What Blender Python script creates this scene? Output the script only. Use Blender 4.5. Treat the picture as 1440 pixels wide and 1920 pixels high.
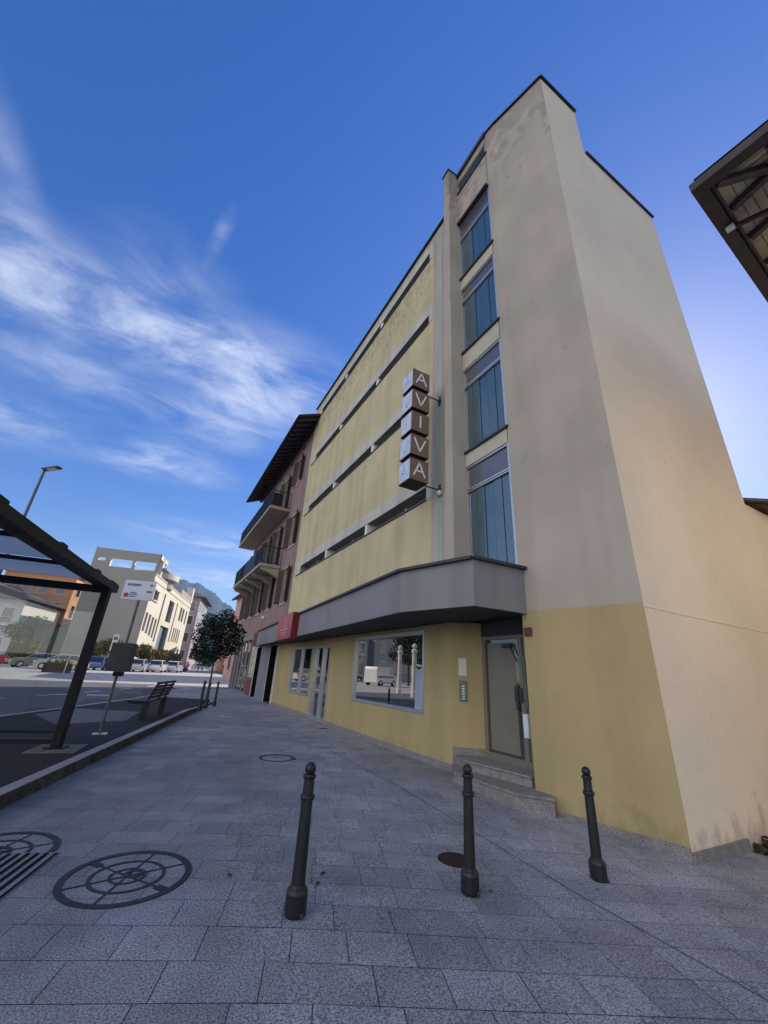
import bpy, math, random
from mathutils import Vector, Matrix
random.seed(7)
R = math.radians
for o in list(bpy.data.objects): bpy.data.objects.remove(o)
scene = bpy.context.scene
COL = scene.collection

# ------------------------------------------------------------------ camera
SUN_AZ, SUN_EL = 66.0, 31.0          # degrees from +Y towards +X, above the horizon
cd = bpy.data.cameras.new("camera"); cam = bpy.data.objects.new("camera", cd); COL.objects.link(cam)
cd.sensor_fit = 'VERTICAL'; cd.sensor_height = 36.0; cd.lens = 36.0*735/1920
cd.clip_start = .05; cd.clip_end = 12000
RW = ((0.8714, 0.2313, 0.4326), (-0.4876, 0.3096, 0.8163), (0.0549, -0.9223, 0.3826))
Zc = Vector((RW[0][2], RW[1][2], RW[2][2])).normalized(); Xc = Vector((RW[0][0], RW[1][0], RW[2][0]))
Xc = (Xc - Zc*Xc.dot(Zc)).normalized(); Yc = Zc.cross(Xc)
cam.matrix_world = Matrix(((Xc.x, -Yc.x, -Zc.x, 0), (Xc.y, -Yc.y, -Zc.y, 0), (Xc.z, -Yc.z, -Zc.z, 1.6), (0, 0, 0, 1)))
scene.camera = cam

# ------------------------------------------------------------------ world: Nishita sky with thin cirrus
w = bpy.data.worlds.new("World"); scene.world = w; w.use_nodes = True
nt = w.node_tree; nt.nodes.clear(); N = nt.nodes; Lk = nt.links
def wn(t, **k):
    n = N.new(t)
    for a, b in k.items(): setattr(n, a, b)
    return n
def wmath(op, a, b=None, clamp=False):
    n = wn('ShaderNodeMath', operation=op, use_clamp=clamp)
    for i, v in enumerate((a, b)):
        if v is None: continue
        if isinstance(v, (int, float)): n.inputs[i].default_value = v
        else: Lk.new(v, n.inputs[i])
    return n.outputs[0]
out = wn('ShaderNodeOutputWorld'); bg = wn('ShaderNodeBackground'); Lk.new(bg.outputs[0], out.inputs[0])
sky = wn('ShaderNodeTexSky', sky_type='NISHITA', sun_disc=False, sun_elevation=R(SUN_EL), sun_rotation=R(SUN_AZ))
sky.air_density = 1.0; sky.dust_density = 0.3; sky.ozone_density = 2.0; sky.altitude = 300
hs = wn('ShaderNodeHueSaturation'); hs.inputs['Hue'].default_value = .523; hs.inputs['Saturation'].default_value = 1.66; hs.inputs['Value'].default_value = 1.92
gm = wn('ShaderNodeGamma'); gm.inputs[1].default_value = .72; Lk.new(sky.outputs[0], gm.inputs[0]); Lk.new(gm.outputs[0], hs.inputs['Color'])
tc = wn('ShaderNodeTexCoord'); sep = wn('ShaderNodeSeparateXYZ'); Lk.new(tc.outputs['Generated'], sep.inputs[0])
zc = wmath('MAXIMUM', sep.outputs[2], .03)
qx = wmath('DIVIDE', sep.outputs[0], zc); qy = wmath('DIVIDE', sep.outputs[1], zc)
cq = wn('ShaderNodeCombineXYZ'); Lk.new(qx, cq.inputs[0]); Lk.new(qy, cq.inputs[1])
def blob(cx, cy, rx, ry, rot, wgt):
    m = wn('ShaderNodeMapping', vector_type='TEXTURE')
    m.inputs['Location'].default_value = (cx, cy, 0); m.inputs['Rotation'].default_value = (0, 0, R(rot)); m.inputs['Scale'].default_value = (rx, ry, 1)
    Lk.new(cq.outputs[0], m.inputs[0])
    l = wn('ShaderNodeVectorMath', operation='LENGTH'); Lk.new(m.outputs[0], l.inputs[0])
    mr = wn('ShaderNodeMapRange', interpolation_type='SMOOTHSTEP'); Lk.new(l.outputs['Value'], mr.inputs[0])
    mr.inputs[1].default_value = 1.0; mr.inputs[2].default_value = 0.0; mr.inputs[3].default_value = 0; mr.inputs[4].default_value = wgt
    return mr.outputs[0]
CLOUDS = [(-.75, 1.18, .80, .34, 4, 1.0), (-.25, 1.27, .66, .30, 6, .85), (.15, 1.28, .46, .36, -3, 1.15), (.08, 1.62, .36, .46, 20, .7), (-.095, .80, .028, .13, 12, .5), (-.53, .85, .07, .36, -4, .38),
          (-.22, 2.24, .55, .40, 0, .75), (.30, 3.7, 1.1, .8, 0, .6), (.5, 5.4, 2.2, 1.2, 0, .7), (-1.0, 2.2, .7, .5, 0, .6), (-.45, 1.66, .7, .3, 12, .55), (-.2, .98, .25, .2, 0, .35)]
acc = None
for c in CLOUDS:
    b = blob(*c); acc = b if acc is None else wmath('ADD', acc, b)
def fbm(sx, sy, rot, sc, det, rough, dist):
    m_ = wn('ShaderNodeMapping'); m_.inputs['Scale'].default_value = (sx, sy, 1); m_.inputs['Rotation'].default_value = (0, 0, R(rot)); Lk.new(cq.outputs[0], m_.inputs[0])
    n_ = wn('ShaderNodeTexNoise'); n_.inputs['Scale'].default_value = sc; n_.inputs['Detail'].default_value = det; n_.inputs['Roughness'].default_value = rough; n_.inputs['Distortion'].default_value = dist
    Lk.new(m_.outputs[0], n_.inputs['Vector']); return n_.outputs[0]
fb = wmath('ADD', wmath('MULTIPLY', fbm(1, 1.5, -20, 2.4, 12, .63, .45), .91), wmath('MULTIPLY', fbm(1.0, 4.0, -38, 3.4, 8, .55, .8), .09))
fs_ = wn('ShaderNodeMapRange', interpolation_type='SMOOTHSTEP'); Lk.new(fb, fs_.inputs[0]); fs_.inputs[1].default_value = .30; fs_.inputs[2].default_value = .78
dens = wmath('MULTIPLY', wmath('MINIMUM', acc, 1.0), fs_.outputs[0], clamp=True)
# bright cloud bank added out of view, west and south, as fill light
wm = wn('ShaderNodeMapRange', interpolation_type='SMOOTHSTEP'); Lk.new(wmath('ADD', wmath('MULTIPLY', sep.outputs[0], -.88), wmath('MULTIPLY', sep.outputs[1], -.36)), wm.inputs[0])
wm.inputs[1].default_value = .22; wm.inputs[2].default_value = .80; wm.inputs[3].default_value = 0; wm.inputs[4].default_value = 1
wd = wmath('MULTIPLY', wm.outputs[0], wmath('MULTIPLY', wmath('SUBTRACT', fb, .28), 3.0, clamp=True), clamp=True)
mixc = wn('ShaderNodeMix', data_type='RGBA'); Lk.new(wmath('MULTIPLY', dens, .76), mixc.inputs[0]); Lk.new(hs.outputs[0], mixc.inputs[6]); mixc.inputs[7].default_value = (8.2, 8.6, 9.4, 1)
mixw = wn('ShaderNodeMix', data_type='RGBA'); Lk.new(wd, mixw.inputs[0]); Lk.new(mixc.outputs[2], mixw.inputs[6]); mixw.inputs[7].default_value = (18, 17.1, 16.2, 1)
Lk.new(mixw.outputs[2], bg.inputs[0]); bg.inputs[1].default_value = .10

# ------------------------------------------------------------------ sun and exposure
sd = bpy.data.lights.new("sun", 'SUN'); sd.energy = 5.0; sd.angle = R(.53); sd.color = (1.0, .90, .77)
sun = bpy.data.objects.new("sun", sd); COL.objects.link(sun)
sv = Vector((math.sin(R(SUN_AZ))*math.cos(R(SUN_EL)), math.cos(R(SUN_AZ))*math.cos(R(SUN_EL)), math.sin(R(SUN_EL))))
sun.rotation_euler = sv.to_track_quat('Z', 'Y').to_euler(); sun.location = (30, 10, 40)
scene.view_settings.view_transform = 'Standard'; scene.view_settings.look = 'None'
scene.view_settings.gamma = 1; scene.view_settings.use_curve_mapping = False
scene.view_settings.exposure = 0.42
scene.cycles.max_bounces = 7; scene.cycles.diffuse_bounces = 4; scene.cycles.transparent_max_bounces = 10
scene.cycles.sample_clamp_indirect = 6

# ------------------------------------------------------------------ materials
MATS = {}
def mat(name, col, rough=.8, spec=.3, metal=0., var=.12, vscale=3., fine=0., fscale=120., bump=0., bscale=150., streak=0., trans=0., alpha=1., ior=1.45, coat=0., attr=None, emit=None, stain=None, seed=0., spots=0.):
    """one Principled material: base colour with broad mottling (var), fine grain, vertical dirt streaks, optional stain at the foot, bump"""
    if name in MATS: return MATS[name]
    m = bpy.data.materials.new(name); m.use_nodes = True; MATS[name] = m
    t = m.node_tree; n = t.nodes; L = t.links; n.clear()
    o = n.new('ShaderNodeOutputMaterial'); p = n.new('ShaderNodeBsdfPrincipled'); L.new(p.outputs[0], o.inputs[0])
    p.inputs['Roughness'].default_value = rough; p.inputs['Specular IOR Level'].default_value = spec; p.inputs['Metallic'].default_value = metal
    p.inputs['Transmission Weight'].default_value = trans; p.inputs['Alpha'].default_value = alpha; p.inputs['IOR'].default_value = ior; p.inputs['Coat Weight'].default_value = coat
    g = n.new('ShaderNodeNewGeometry')
    def mult(c, fac_socket, lo, hi, fmin=.3, fmax=.7):
        mr = n.new('ShaderNodeMapRange'); L.new(fac_socket, mr.inputs[0]); mr.inputs[1].default_value = fmin; mr.inputs[2].default_value = fmax; mr.inputs[3].default_value = lo; mr.inputs[4].default_value = hi
        v = n.new('ShaderNodeVectorMath'); v.operation = 'SCALE'; L.new(c, v.inputs[0]); L.new(mr.outputs[0], v.inputs['Scale']); return v.outputs[0]
    def noise(scale, detail=4, vec=None, stretch=None):
        x = n.new('ShaderNodeTexNoise'); x.inputs['Scale'].default_value = scale; x.inputs['Detail'].default_value = detail
        src = vec or g.outputs['Position']
        mp = n.new('ShaderNodeMapping'); L.new(src, mp.inputs[0]); mp.inputs['Location'].default_value = (seed, seed*1.7, seed*.6)
        if stretch: mp.inputs['Scale'].default_value = stretch
        L.new(mp.outputs[0], x.inputs['Vector']); return x.outputs[0]
    rgb = n.new('ShaderNodeRGB'); rgb.outputs[0].default_value = (*col, 1); c = rgb.outputs[0]
    if attr:
        a = n.new('ShaderNodeAttribute'); a.attribute_name = attr; v = n.new('ShaderNodeVectorMath'); v.operation = 'MULTIPLY'; L.new(c, v.inputs[0]); L.new(a.outputs['Color'], v.inputs[1]); c = v.outputs[0]
    if var: c = mult(c, noise(vscale, 5), 1-var, 1+var)
    if fine: c = mult(c, noise(fscale, 3), 1-fine, 1+fine, .35, .65)
    if streak:
        c = mult(c, noise(1.0, 5, stretch=(1.7, 1.7, .13)), 1-streak, 1.04, .36, .56)
    if stain:            # (z0, z1, strength): dirt and flaking that fade upward from the foot of a wall
        s = n.new('ShaderNodeSeparateXYZ'); L.new(g.outputs['Position'], s.inputs[0])
        mr = n.new('ShaderNodeMapRange'); L.new(s.outputs[2], mr.inputs[0]); mr.inputs[1].default_value = stain[0]; mr.inputs[2].default_value = stain[1]; mr.inputs[3].default_value = .36; mr.inputs[4].default_value = 0
        ad = n.new('ShaderNodeMath'); ad.operation = 'ADD'; L.new(noise(4.5, 7, stretch=(1, 1, .7)), ad.inputs[0]); L.new(mr.outputs[0], ad.inputs[1])
        c = mult(c, ad.outputs[0], 1, 1-stain[2], .66, .80)
    if spots:            # chewing gum, oil drips and pits: sparse dark round spots
        for sc_, th, k_ in ((1.7, .045, spots), (5.5, .07, spots*.7)):
            vo = n.new('ShaderNodeTexVoronoi'); vo.inputs['Scale'].default_value = sc_; L.new(g.outputs['Position'], vo.inputs['Vector']); c = mult(c, vo.outputs['Distance'], 1-k_, 1, th*.7, th)
        c = mult(c, noise(.45, 4), .82, 1.12, .34, .66)
    L.new(c, p.inputs['Base Color'])
    if bump:
        b = n.new('ShaderNodeBump'); b.inputs['Strength'].default_value = bump; b.inputs['Distance'].default_value = .01; L.new(noise(bscale, 3), b.inputs['Height']); L.new(b.outputs[0], p.inputs['Normal'])
    if emit:
        p.inputs['Emission Color'].default_value = (*emit[0], 1); p.inputs['Emission Strength'].default_value = emit[1]
    return m
M_YEL = mat('yellow_stucco', (.54, .475, .29), .9, .2, var=.10, vscale=.8, fine=.07, fscale=90, bump=.35, bscale=110, streak=.09, stain=(16.4, 12.6, .22))
M_YEL2 = mat('yellow_base_paint', (.405, .325, .165), .85, .25, var=.06, vscale=1.2, fine=.03, fscale=60, bump=.15, bscale=70, stain=(-.2, .45, .16), streak=.05)
M_BEI = mat('beige_stucco', (.42, .365, .305), .9, .2, var=.10, vscale=.7, fine=.07, fscale=90, bump=.35, bscale=110, streak=.05, stain=(17.7, 13.8, .24))
M_SIDE = mat('side_stucco', (.81, .69, .53), .95, .15, var=.05, vscale=.8, fine=.05, fscale=55, bump=.5, bscale=60, stain=(-.25, .45, .26))
M_GREY = mat('grey_trim_paint', (.52, .50, .44), .85, .25, var=.08, vscale=1.5, streak=.12)
M_GREEN = mat('grey_green_stucco', (.43, .43, .37), .9, .2, var=.08, vscale=1, streak=.16, bump=.2)
M_WHITE = mat('white_paint', (.75, .75, .72), .7, .3, var=.05)
M_METAL = mat('dark_flashing', (.035, .035, .04), .5, .5, var=.15)
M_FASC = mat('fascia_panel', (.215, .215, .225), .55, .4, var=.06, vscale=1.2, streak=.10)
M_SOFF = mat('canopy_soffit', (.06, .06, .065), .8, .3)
M_GRAN = mat('granite', (.225, .215, .21), .75, .3, var=.15, vscale=8, fine=.55, fscale=110, bump=.3, bscale=90)
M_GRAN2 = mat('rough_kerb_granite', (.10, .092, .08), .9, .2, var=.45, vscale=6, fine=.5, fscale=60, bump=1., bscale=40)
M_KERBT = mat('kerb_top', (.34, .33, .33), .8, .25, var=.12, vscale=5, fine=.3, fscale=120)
M_ALU = mat('brushed_aluminium', (.55, .57, .60), .35, .5, metal=.85, var=.04)
M_DOORF = mat('door_frame_metal', (.21, .20, .165), .45, .4, metal=.3, var=.06)
M_GLASS = mat('shop_glass', (.004, .005, .006), .012, 1.0, ior=2.7, var=0)
M_DOORG = mat('door_glass', (.05, .05, .045), .04, .7, ior=1.7, var=0)
M_STAIR = mat('stair_glass', (.045, .095, .12), .10, 1.0, ior=1.8, var=.1)
M_STAIRU = mat('transom_glass', (.10, .105, .13), .10, .8, ior=1.7, var=.1)
M_DARK = mat('dark_interior', (.012, .012, .013), .9, .1)
M_IRON = mat('cast_iron', (.022, .024, .027), .55, .45, var=.25, vscale=18, bump=.15, bscale=80)
M_BOL = mat('bollard_paint', (.013, .016, .018), .42, .5, var=.2, vscale=14, bump=.1, bscale=50)
M_PAVE = mat('paving_granite', (.28, .292, .312), .8, .25, var=.16, vscale=2.2, fine=.55, fscale=85, bump=.25, bscale=140, attr='tone', spots=.45)
M_BED = mat('joint_sand', (.10, .105, .115), .95, .1)
M_ASPH = mat('asphalt', (.13, .135, .15), .9, .2, var=.14, vscale=.7, fine=.25, fscale=60, bump=.3, bscale=120)
M_ASPH2 = mat('platform_asphalt', (.036, .038, .042), .9, .2, var=.15, vscale=2, fine=.25, fscale=90, bump=.3, bscale=120)
M_PLAZA_LIT = mat('plaza_paving_sunlit', (.42, .41, .385), .85, .2, var=.10, vscale=1.0, fine=.1, fscale=30)  # paving made paler so the sunlit road reads bright; sunlight put into colour
M_LINE = mat('road_paint', (.62, .62, .60), .8, .2, var=.15, vscale=6)
M_SHEL = mat('shelter_steel', (.007, .009, .014), .5, .3, var=.1)
M_BROWN = mat('sign_brown', (.20, .135, .10), .6, .35, var=.12, vscale=6)
M_PLEX = mat('sign_pale_side', (.58, .62, .74), .25, .6, var=.10, vscale=5)
M_MAROON = mat('sign_underside', (.030, .010, .009), .6, .3)
M_LET = mat('letter_white', (.85, .83, .76), .5, .4, var=.04)
M_LET2 = mat('letter_pale_blue', (.50, .62, .82), .4, .4, var=.04)
M_RED = mat('red_sign_face', (.36, .075, .085), .35, .4, var=.08)  # sign red paled towards pink to carry the sheen on its face
M_RED2 = mat('red_sign_side', (.16, .008, .014), .5, .4)
M_PINKW = mat('pink_stucco', (.275, .19, .185), .9, .15, var=.10, vscale=1.2, streak=.1)
M_SHUT = mat('shutter_wood', (.055, .035, .03), .7, .3, var=.25, vscale=9)
M_STONE = mat('window_stone', (.38, .31, .26), .85, .2, var=.15, vscale=4)
M_WIN = mat('dark_window_glass', (.02, .022, .028), .05, .8, ior=1.6, var=0)
M_ROOFW = mat('dark_roof_timber', (.030, .026, .030), .8, .2, var=.2, vscale=6)
M_RAFT = mat('rafter_timber', (.11, .09, .088), .8, .2, var=.2, vscale=6)
M_SLAB = mat('balcony_concrete', (.36, .31, .24), .9, .2, var=.12, vscale=3)
M_CREAM = mat('cream_concrete', (.60, .56, .46), .85, .2, var=.06, vscale=.6)
M_CREAM_SHADE = mat('cream_concrete_shaded', (.34, .32, .27), .9, .2, var=.06, vscale=.25)  # darker copy of the cream; shade on the office building put into colour
M_TILE = mat('terracotta_tiles', (.12, .07, .055), .85, .2, var=.35, vscale=4)
M_TILE2 = mat('old_grey_tiles', (.085, .075, .075), .9, .2, var=.35, vscale=6)
M_TRUNK = mat('bark', (.06, .05, .04), .9, .2, var=.3, vscale=9)
M_PLANK = mat('soffit_planks', (.50, .42, .33), .8, .2, var=.18, vscale=5)
M_GUT = mat('gutter_brown', (.045, .032, .032), .45, .4, var=.2, vscale=4)
M_TYRE = mat('tyre', (.02, .02, .02), .8, .2); M_CARG = mat('car_glass', (.02, .025, .035), .05, .8, ior=1.7, var=0); M_RIM = mat('wheel_rim', (.6, .6, .62), .3, .5, metal=.7, var=0)
M_LAMPR = mat('red_lamp', (.4, .02, .02), .3, .5); M_LAMPW = mat('clear_lamp', (.8, .8, .8), .15, .6)

# ------------------------------------------------------------------ mesh builder
OFF = {}
class MB:
    def __init__(s): s.v = []; s.f = []; s.m = []; s.mats = []; s.tone = []
    def mi(s, m):
        if m not in s.mats: s.mats.append(m)
        return s.mats.index(m)
    def face(s, pts, m, tone=None):
        k = len(s.v); s.v += [tuple(p) for p in pts]; s.f.append(tuple(range(k, k+len(pts)))); s.m.append(s.mi(m)); s.tone.append(tone or (1, 1, 1))
        return s
    def add(s, vs, fs, m):
        k = len(s.v); s.v += [tuple(p) for p in vs]; i = s.mi(m)
        for f in fs: s.f.append(tuple(a+k for a in f)); s.m.append(i); s.tone.append((1, 1, 1))
        return s
    def box(s, x0, x1, y0, y1, z0, z1, m):
        return s.add([(x0,y0,z0),(x1,y0,z0),(x1,y1,z0),(x0,y1,z0),(x0,y0,z1),(x1,y0,z1),(x1,y1,z1),(x0,y1,z1)], [(0,3,2,1),(4,5,6,7),(0,1,5,4),(1,2,6,5),(2,3,7,6),(3,0,4,7)], m)
    def bar(s, p0, p1, wd, ht, m, up=(0, 0, 1)):
        p0 = Vector(p0); p1 = Vector(p1); d = (p1-p0).normalized(); u = Vector(up)
        if abs(d.dot(u)) > .98: u = Vector((0, 1, 0))
        a = d.cross(u).normalized(); b = a.cross(d); a *= wd/2; b *= ht/2
        vs = [p+x for p in (p0, p1) for x in (-a-b, a-b, a+b, -a+b)]
        return s.add(vs, [(0,3,2,1),(4,5,6,7),(0,1,5,4),(1,2,6,5),(2,3,7,6),(3,0,4,7)], m)
    def prism(s, poly, z0, z1, m, mtop=None):
        n = len(poly)
        area = sum(poly[i][0]*poly[(i+1) % n][1]-poly[(i+1) % n][0]*poly[i][1] for i in range(n))
        if area < 0: poly = poly[::-1]
        vs = [(x, y, z0) for x, y in poly]+[(x, y, z1) for x, y in poly]
        s.add(vs, [tuple(range(n))[::-1]]+[(i, (i+1) % n, n+(i+1) % n, n+i) for i in range(n)], m)
        return s.add([(x, y, z1) for x, y in poly], [tuple(range(n))], mtop or m)
    def cyl(s, p0, p1, r0, r1, m, n=10, cap=True):
        p0 = Vector(p0); p1 = Vector(p1); d = (p1-p0).normalized(); u = Vector((0, 0, 1)) if abs(d.z) < .95 else Vector((1, 0, 0))
        a = d.cross(u).normalized(); b = d.cross(a)
        vs = [p+(a*math.cos(2*math.pi*i/n)+b*math.sin(2*math.pi*i/n))*r for p, r in ((p0, r0), (p1, r1)) for i in range(n)]
        fs = [((i+1) % n, i, n+i, n+(i+1) % n) for i in range(n)]
        if cap: fs += [tuple(range(n)), tuple(range(2*n-1, n-1, -1))]
        return s.add(vs, fs, m)
    def lathe(s, prof, c, m, n=20):
        vs = []; k = len(prof)
        for r, z in prof:
            for i in range(n): a = 2*math.pi*i/n; vs.append((c[0]+r*math.cos(a), c[1]+r*math.sin(a), c[2]+z))
        fs = [(j*n+i, j*n+(i+1) % n, (j+1)*n+(i+1) % n, (j+1)*n+i) for j in range(k-1) for i in range(n)]
        fs += [tuple(range(n))[::-1], tuple(range((k-1)*n, k*n))]
        return s.add(vs, fs, m)
    def ring(s, c, r0, r1, z0, z1, m, n=48, a0=0, a1=2*math.pi, squash=1, rot=0):
        vs = []; cl = abs(a1-a0-2*math.pi) < 1e-6; k = n if cl else n+1
        for i in range(k):
            a = a0+(a1-a0)*i/n
            for r, z in ((r0, z0), (r1, z0), (r1, z1), (r0, z1)):
                x, y = r*math.cos(a), r*math.sin(a)*squash
                vs.append((c[0]+x*math.cos(rot)-y*math.sin(rot), c[1]+x*math.sin(rot)+y*math.cos(rot), z))
        fs = []
        for i in range(n):
            p = 4*i; q = 4*((i+1) % k)
            fs += [(p, q, q+1, p+1), (p+1, q+1, q+2, p+2), (p+2, q+2, q+3, p+3), (p+3, q+3, q, p)]
        return s.add(vs, fs, m)
    def wall(s, A, B, z0, z1, holes, m, depth=.3, mrev=None, back=None):
        """vertical wall from A to B in plan, its outward side on the right of A->B; holes are (s0, s1, z0, z1) along the wall with reveals running `depth` inwards"""
        A = Vector((A[0], A[1], 0)); B = Vector((B[0], B[1], 0)); d = (B-A); Ln = d.length; d /= Ln; nin = Vector((-d.y, d.x, 0))
        P = lambda a, z, k=0: A+d*a+nin*k+Vector((0, 0, z))
        ss = sorted({0, Ln, *[h[0] for h in holes], *[h[1] for h in holes]}); zs = sorted({z0, z1, *[h[2] for h in holes], *[h[3] for h in holes]})
        for i in range(len(ss)-1):
            for j in range(len(zs)-1):
                a, b, p, q = ss[i], ss[i+1], zs[j], zs[j+1]; cx, cz = (a+b)/2, (p+q)/2
                if any(h[0] < cx < h[1] and h[2] < cz < h[3] for h in holes): continue
                s.face([P(a, p), P(b, p), P(b, q), P(a, q)], m)
        for h in holes:
            a, b, p, q = h[:4]; mr = mrev or m
            s.face([P(a, p), P(a, p, depth), P(b, p, depth), P(b, p)], mr); s.face([P(a, q), P(b, q), P(b, q, depth), P(a, q, depth)], mr)
            s.face([P(a, p), P(a, q), P(a, q, depth), P(a, p, depth)], mr); s.face([P(b, p), P(b, p, depth), P(b, q, depth), P(b, q)], mr)
            if back: s.face([P(a, p, depth), P(b, p, depth), P(b, q, depth), P(a, q, depth)], back)
        return s
    def build(s, name, parent=None, smooth=False, bevel=0., off=None):
        o_ = Vector(OFF[parent.name]) if parent is not None and off is None else Vector(off or (0, 0, 0))
        me = bpy.data.meshes.new(name); me.from_pydata([tuple(Vector(p)-o_) for p in s.v], [], s.f)
        for m in s.mats: me.materials.append(m)
        me.polygons.foreach_set('material_index', s.m)
        if smooth: me.polygons.foreach_set('use_smooth', [True]*len(s.f))
        if any(t != (1, 1, 1) for t in s.tone):
            ca = me.color_attributes.new('tone', 'FLOAT_COLOR', 'CORNER'); i = 0
            for f, t in zip(s.f, s.tone):
                for _ in f: ca.data[i].color = (*t, 1); i += 1
        me.update(); ob = bpy.data.objects.new(name, me); COL.objects.link(ob)
        if parent is not None: ob.parent = parent; OFF[ob.name] = tuple(o_)
        else: ob.location = o_; OFF[ob.name] = tuple(o_)
        if bevel:
            b = ob.modifiers.new('bevel', 'BEVEL'); b.width = bevel; b.segments = 2; b.limit_method = 'ANGLE'
        return ob
def tag(o, label, cat, group=None):
    o['label'] = label; o['category'] = cat
    if group: o['group'] = group
    return o
def thing(name, label, cat, loc=(0, 0, 0), group=None):
    o = bpy.data.objects.new(name, None); COL.objects.link(o); o.location = loc; OFF[o.name] = tuple(loc); o.empty_display_size = .3
    return tag(o, label, cat, group)
def struct(o): o['kind'] = 'structure'; return o
def copy_thing(root, loc, rotz=0, label=None, scale=None):
    r = root.copy(); COL.objects.link(r); r.location = loc; r.rotation_euler = (0, 0, rotz)
    if label: r['label'] = label
    if scale: r.scale = (scale,)*3
    def rec(o, p):
        for ch in [c for c in SNAP if c.parent == o]:
            c = ch.copy(); COL.objects.link(c); c.parent = p; rec(ch, c)
    SNAP = list(bpy.data.objects); rec(root, r); return r
def sst(a, b, x): t = min(1, max(0, (x-a)/(b-a))); return t*t*(3-2*t)
def g(x, y):                                                  # height of the ground
    return .3*sst(22, 45, y) - .035*min(9, max(0, x-1))*min(1, max(0, (6.2-y)/3.2))

# ================================================================== SETTING: ground, road, pavement, platform
b = MB()
xs = [-140, -60, -40, -30, -20, -15, -10, -7, -5, -3, -1, 1, 3, 5, 7, 10, 14, 20, 40, 80]; ys = [-40, -20, -8, -2, 0, 3, 6.2, 10, 16, 22, 24, 26, 28, 30, 33, 36, 40, 45, 60, 90, 140, 260]
for i in range(len(xs)-1):
    for j in range(len(ys)-1):
        b.face([(x, y, g(x, y)-.045) for x, y in ((xs[i], ys[j]), (xs[i+1], ys[j]), (xs[i+1], ys[j+1]), (xs[i], ys[j+1]))], M_ASPH)
struct(b.build('road'))
b = MB(); big = 9000
b.add([(-big, -big, -.6), (big, -big, -.6), (big, big, -.6), (-big, big, -.6)], [(0, 1, 2, 3)], mat('valley_floor', (.10, .12, .07), .95, .1, var=.3, vscale=.02)); struct(b.build('ground'))
PA = R(20.5); PB = R(23.0); du = Vector((math.cos(PB), -math.sin(PB), 0)); dv = Vector((math.sin(PA), math.cos(PA), 0))
def kerbx(y): return -1.02+(y-6.68)*.2775                  # foot of the kerb face
b = MB(); rng = random.Random(3)
vv = -5.03
while vv < 36:
    hh = rng.choice((.30, .31, .32, .34)); u = -9-rng.random()
    while u < 16:
        ww = rng.choice((.30, .36, .42, .48, .55, .64)); gp = .0026
        c = du*(u+ww/2)+dv*(vv+hh/2)
        if kerbx(c.y)-.35-(.0 if c.y < 21 else 3.2) < c.x < (5.9 if 5 < c.y < 34 else 14) and -2.2 < c.y < 31 and (c.y > 3.4 or c.x < 14):
            k = 1+rng.uniform(-.12, .12); wq = rng.uniform(-.02, .03); t = (k*(1+wq), k, k*(1-wq*.6))
            b.face([(p.x, p.y, g(p.x, p.y)) for p in (du*(u+gp)+dv*(vv+gp), du*(u+ww-gp)+dv*(vv+gp), du*(u+ww-gp)+dv*(vv+hh-gp), du*(u+gp)+dv*(vv+hh-gp))], M_PAVE, t)
        u += ww
    vv += hh
for i in range(-6, 15):
    for j in range(-3, 31):
        if i < kerbx(j)-5: continue
        b.face([(x, y, g(x, y)-.016) for x, y in ((i, j), (i+1, j), (i+1, j+1), (i, j+1))], M_BED, (.99, 1, 1))
struct(b.build('pavement'))
b = MB(); pts = [(3.74+(.13*(y-1.69)/6.13), y) for y in (-1.6, 0, 1.5, 3, 4.5, 6.2, 7.82, 12.8)]
for (x0, y0), (x1, y1) in zip(pts, pts[1:]):
    b.face([(x0-.005, y0, g(x0, y0)+.004), (x0+.005, y0, g(x0, y0)+.004), (x1+.005, y1, g(x1, y1)+.004), (x1-.005, y1, g(x1, y1)+.004)], M_BED)
struct(b.build('pavement_seam'))
# raised bus platform with its kerbs
KT = .15
kf = [(kerbx(y), y) for y in (-6, 0, 6.68, 15.7, 20.9)]
plat = [(kerbx(-6)-.12, -6), (kerbx(20.6)-.12, 20.6), (.55, 21.8), (-2.75, 14.0), (-6.3, 5.2), (-10.8, -6)]
struct(MB().prism(plat, -.05, KT, M_ASPH2).build('platform'))
b = MB()
def kz(y): return KT if y < 15 else KT*(1-(y-15)/6.2)+.02
yy = [-6+i*1.03 for i in range(27)]
for y0, y1 in zip(yy, yy[1:]):
    y1 -= .008
    x0, x1 = kerbx(y0), kerbx(y1); z0, z1 = kz(y0)+.006, kz(y1)+.006
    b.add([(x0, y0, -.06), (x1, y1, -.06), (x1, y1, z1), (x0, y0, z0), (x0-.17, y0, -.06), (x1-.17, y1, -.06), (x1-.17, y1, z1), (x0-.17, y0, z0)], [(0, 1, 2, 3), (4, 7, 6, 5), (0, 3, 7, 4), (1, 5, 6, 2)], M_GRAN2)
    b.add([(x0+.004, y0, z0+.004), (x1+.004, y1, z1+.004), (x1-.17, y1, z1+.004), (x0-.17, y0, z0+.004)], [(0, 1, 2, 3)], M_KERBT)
struct(b.build('kerb'))
b = MB()
for p, q in (((-6.3, 5.2), (-2.75, 14.0)), ((-2.75, 14.0), (.55, 21.8))): b.bar((*p, .08), (*q, .08), .16, .18, M_KERBT)
struct(b.build('platform_kerb'))
b = MB()
def stripe(x0, y0, x1, y1, wd):
    d = Vector((x1-x0, y1-y0, 0)).normalized(); nn = Vector((-d.y, d.x, 0))*wd/2
    b.face([(p.x, p.y, g(p.x, p.y)-.039) for p in (Vector((x0, y0, 0))-nn, Vector((x1, y1, 0))-nn, Vector((x1, y1, 0))+nn, Vector((x0, y0, 0))+nn)], M_LINE)
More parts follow.
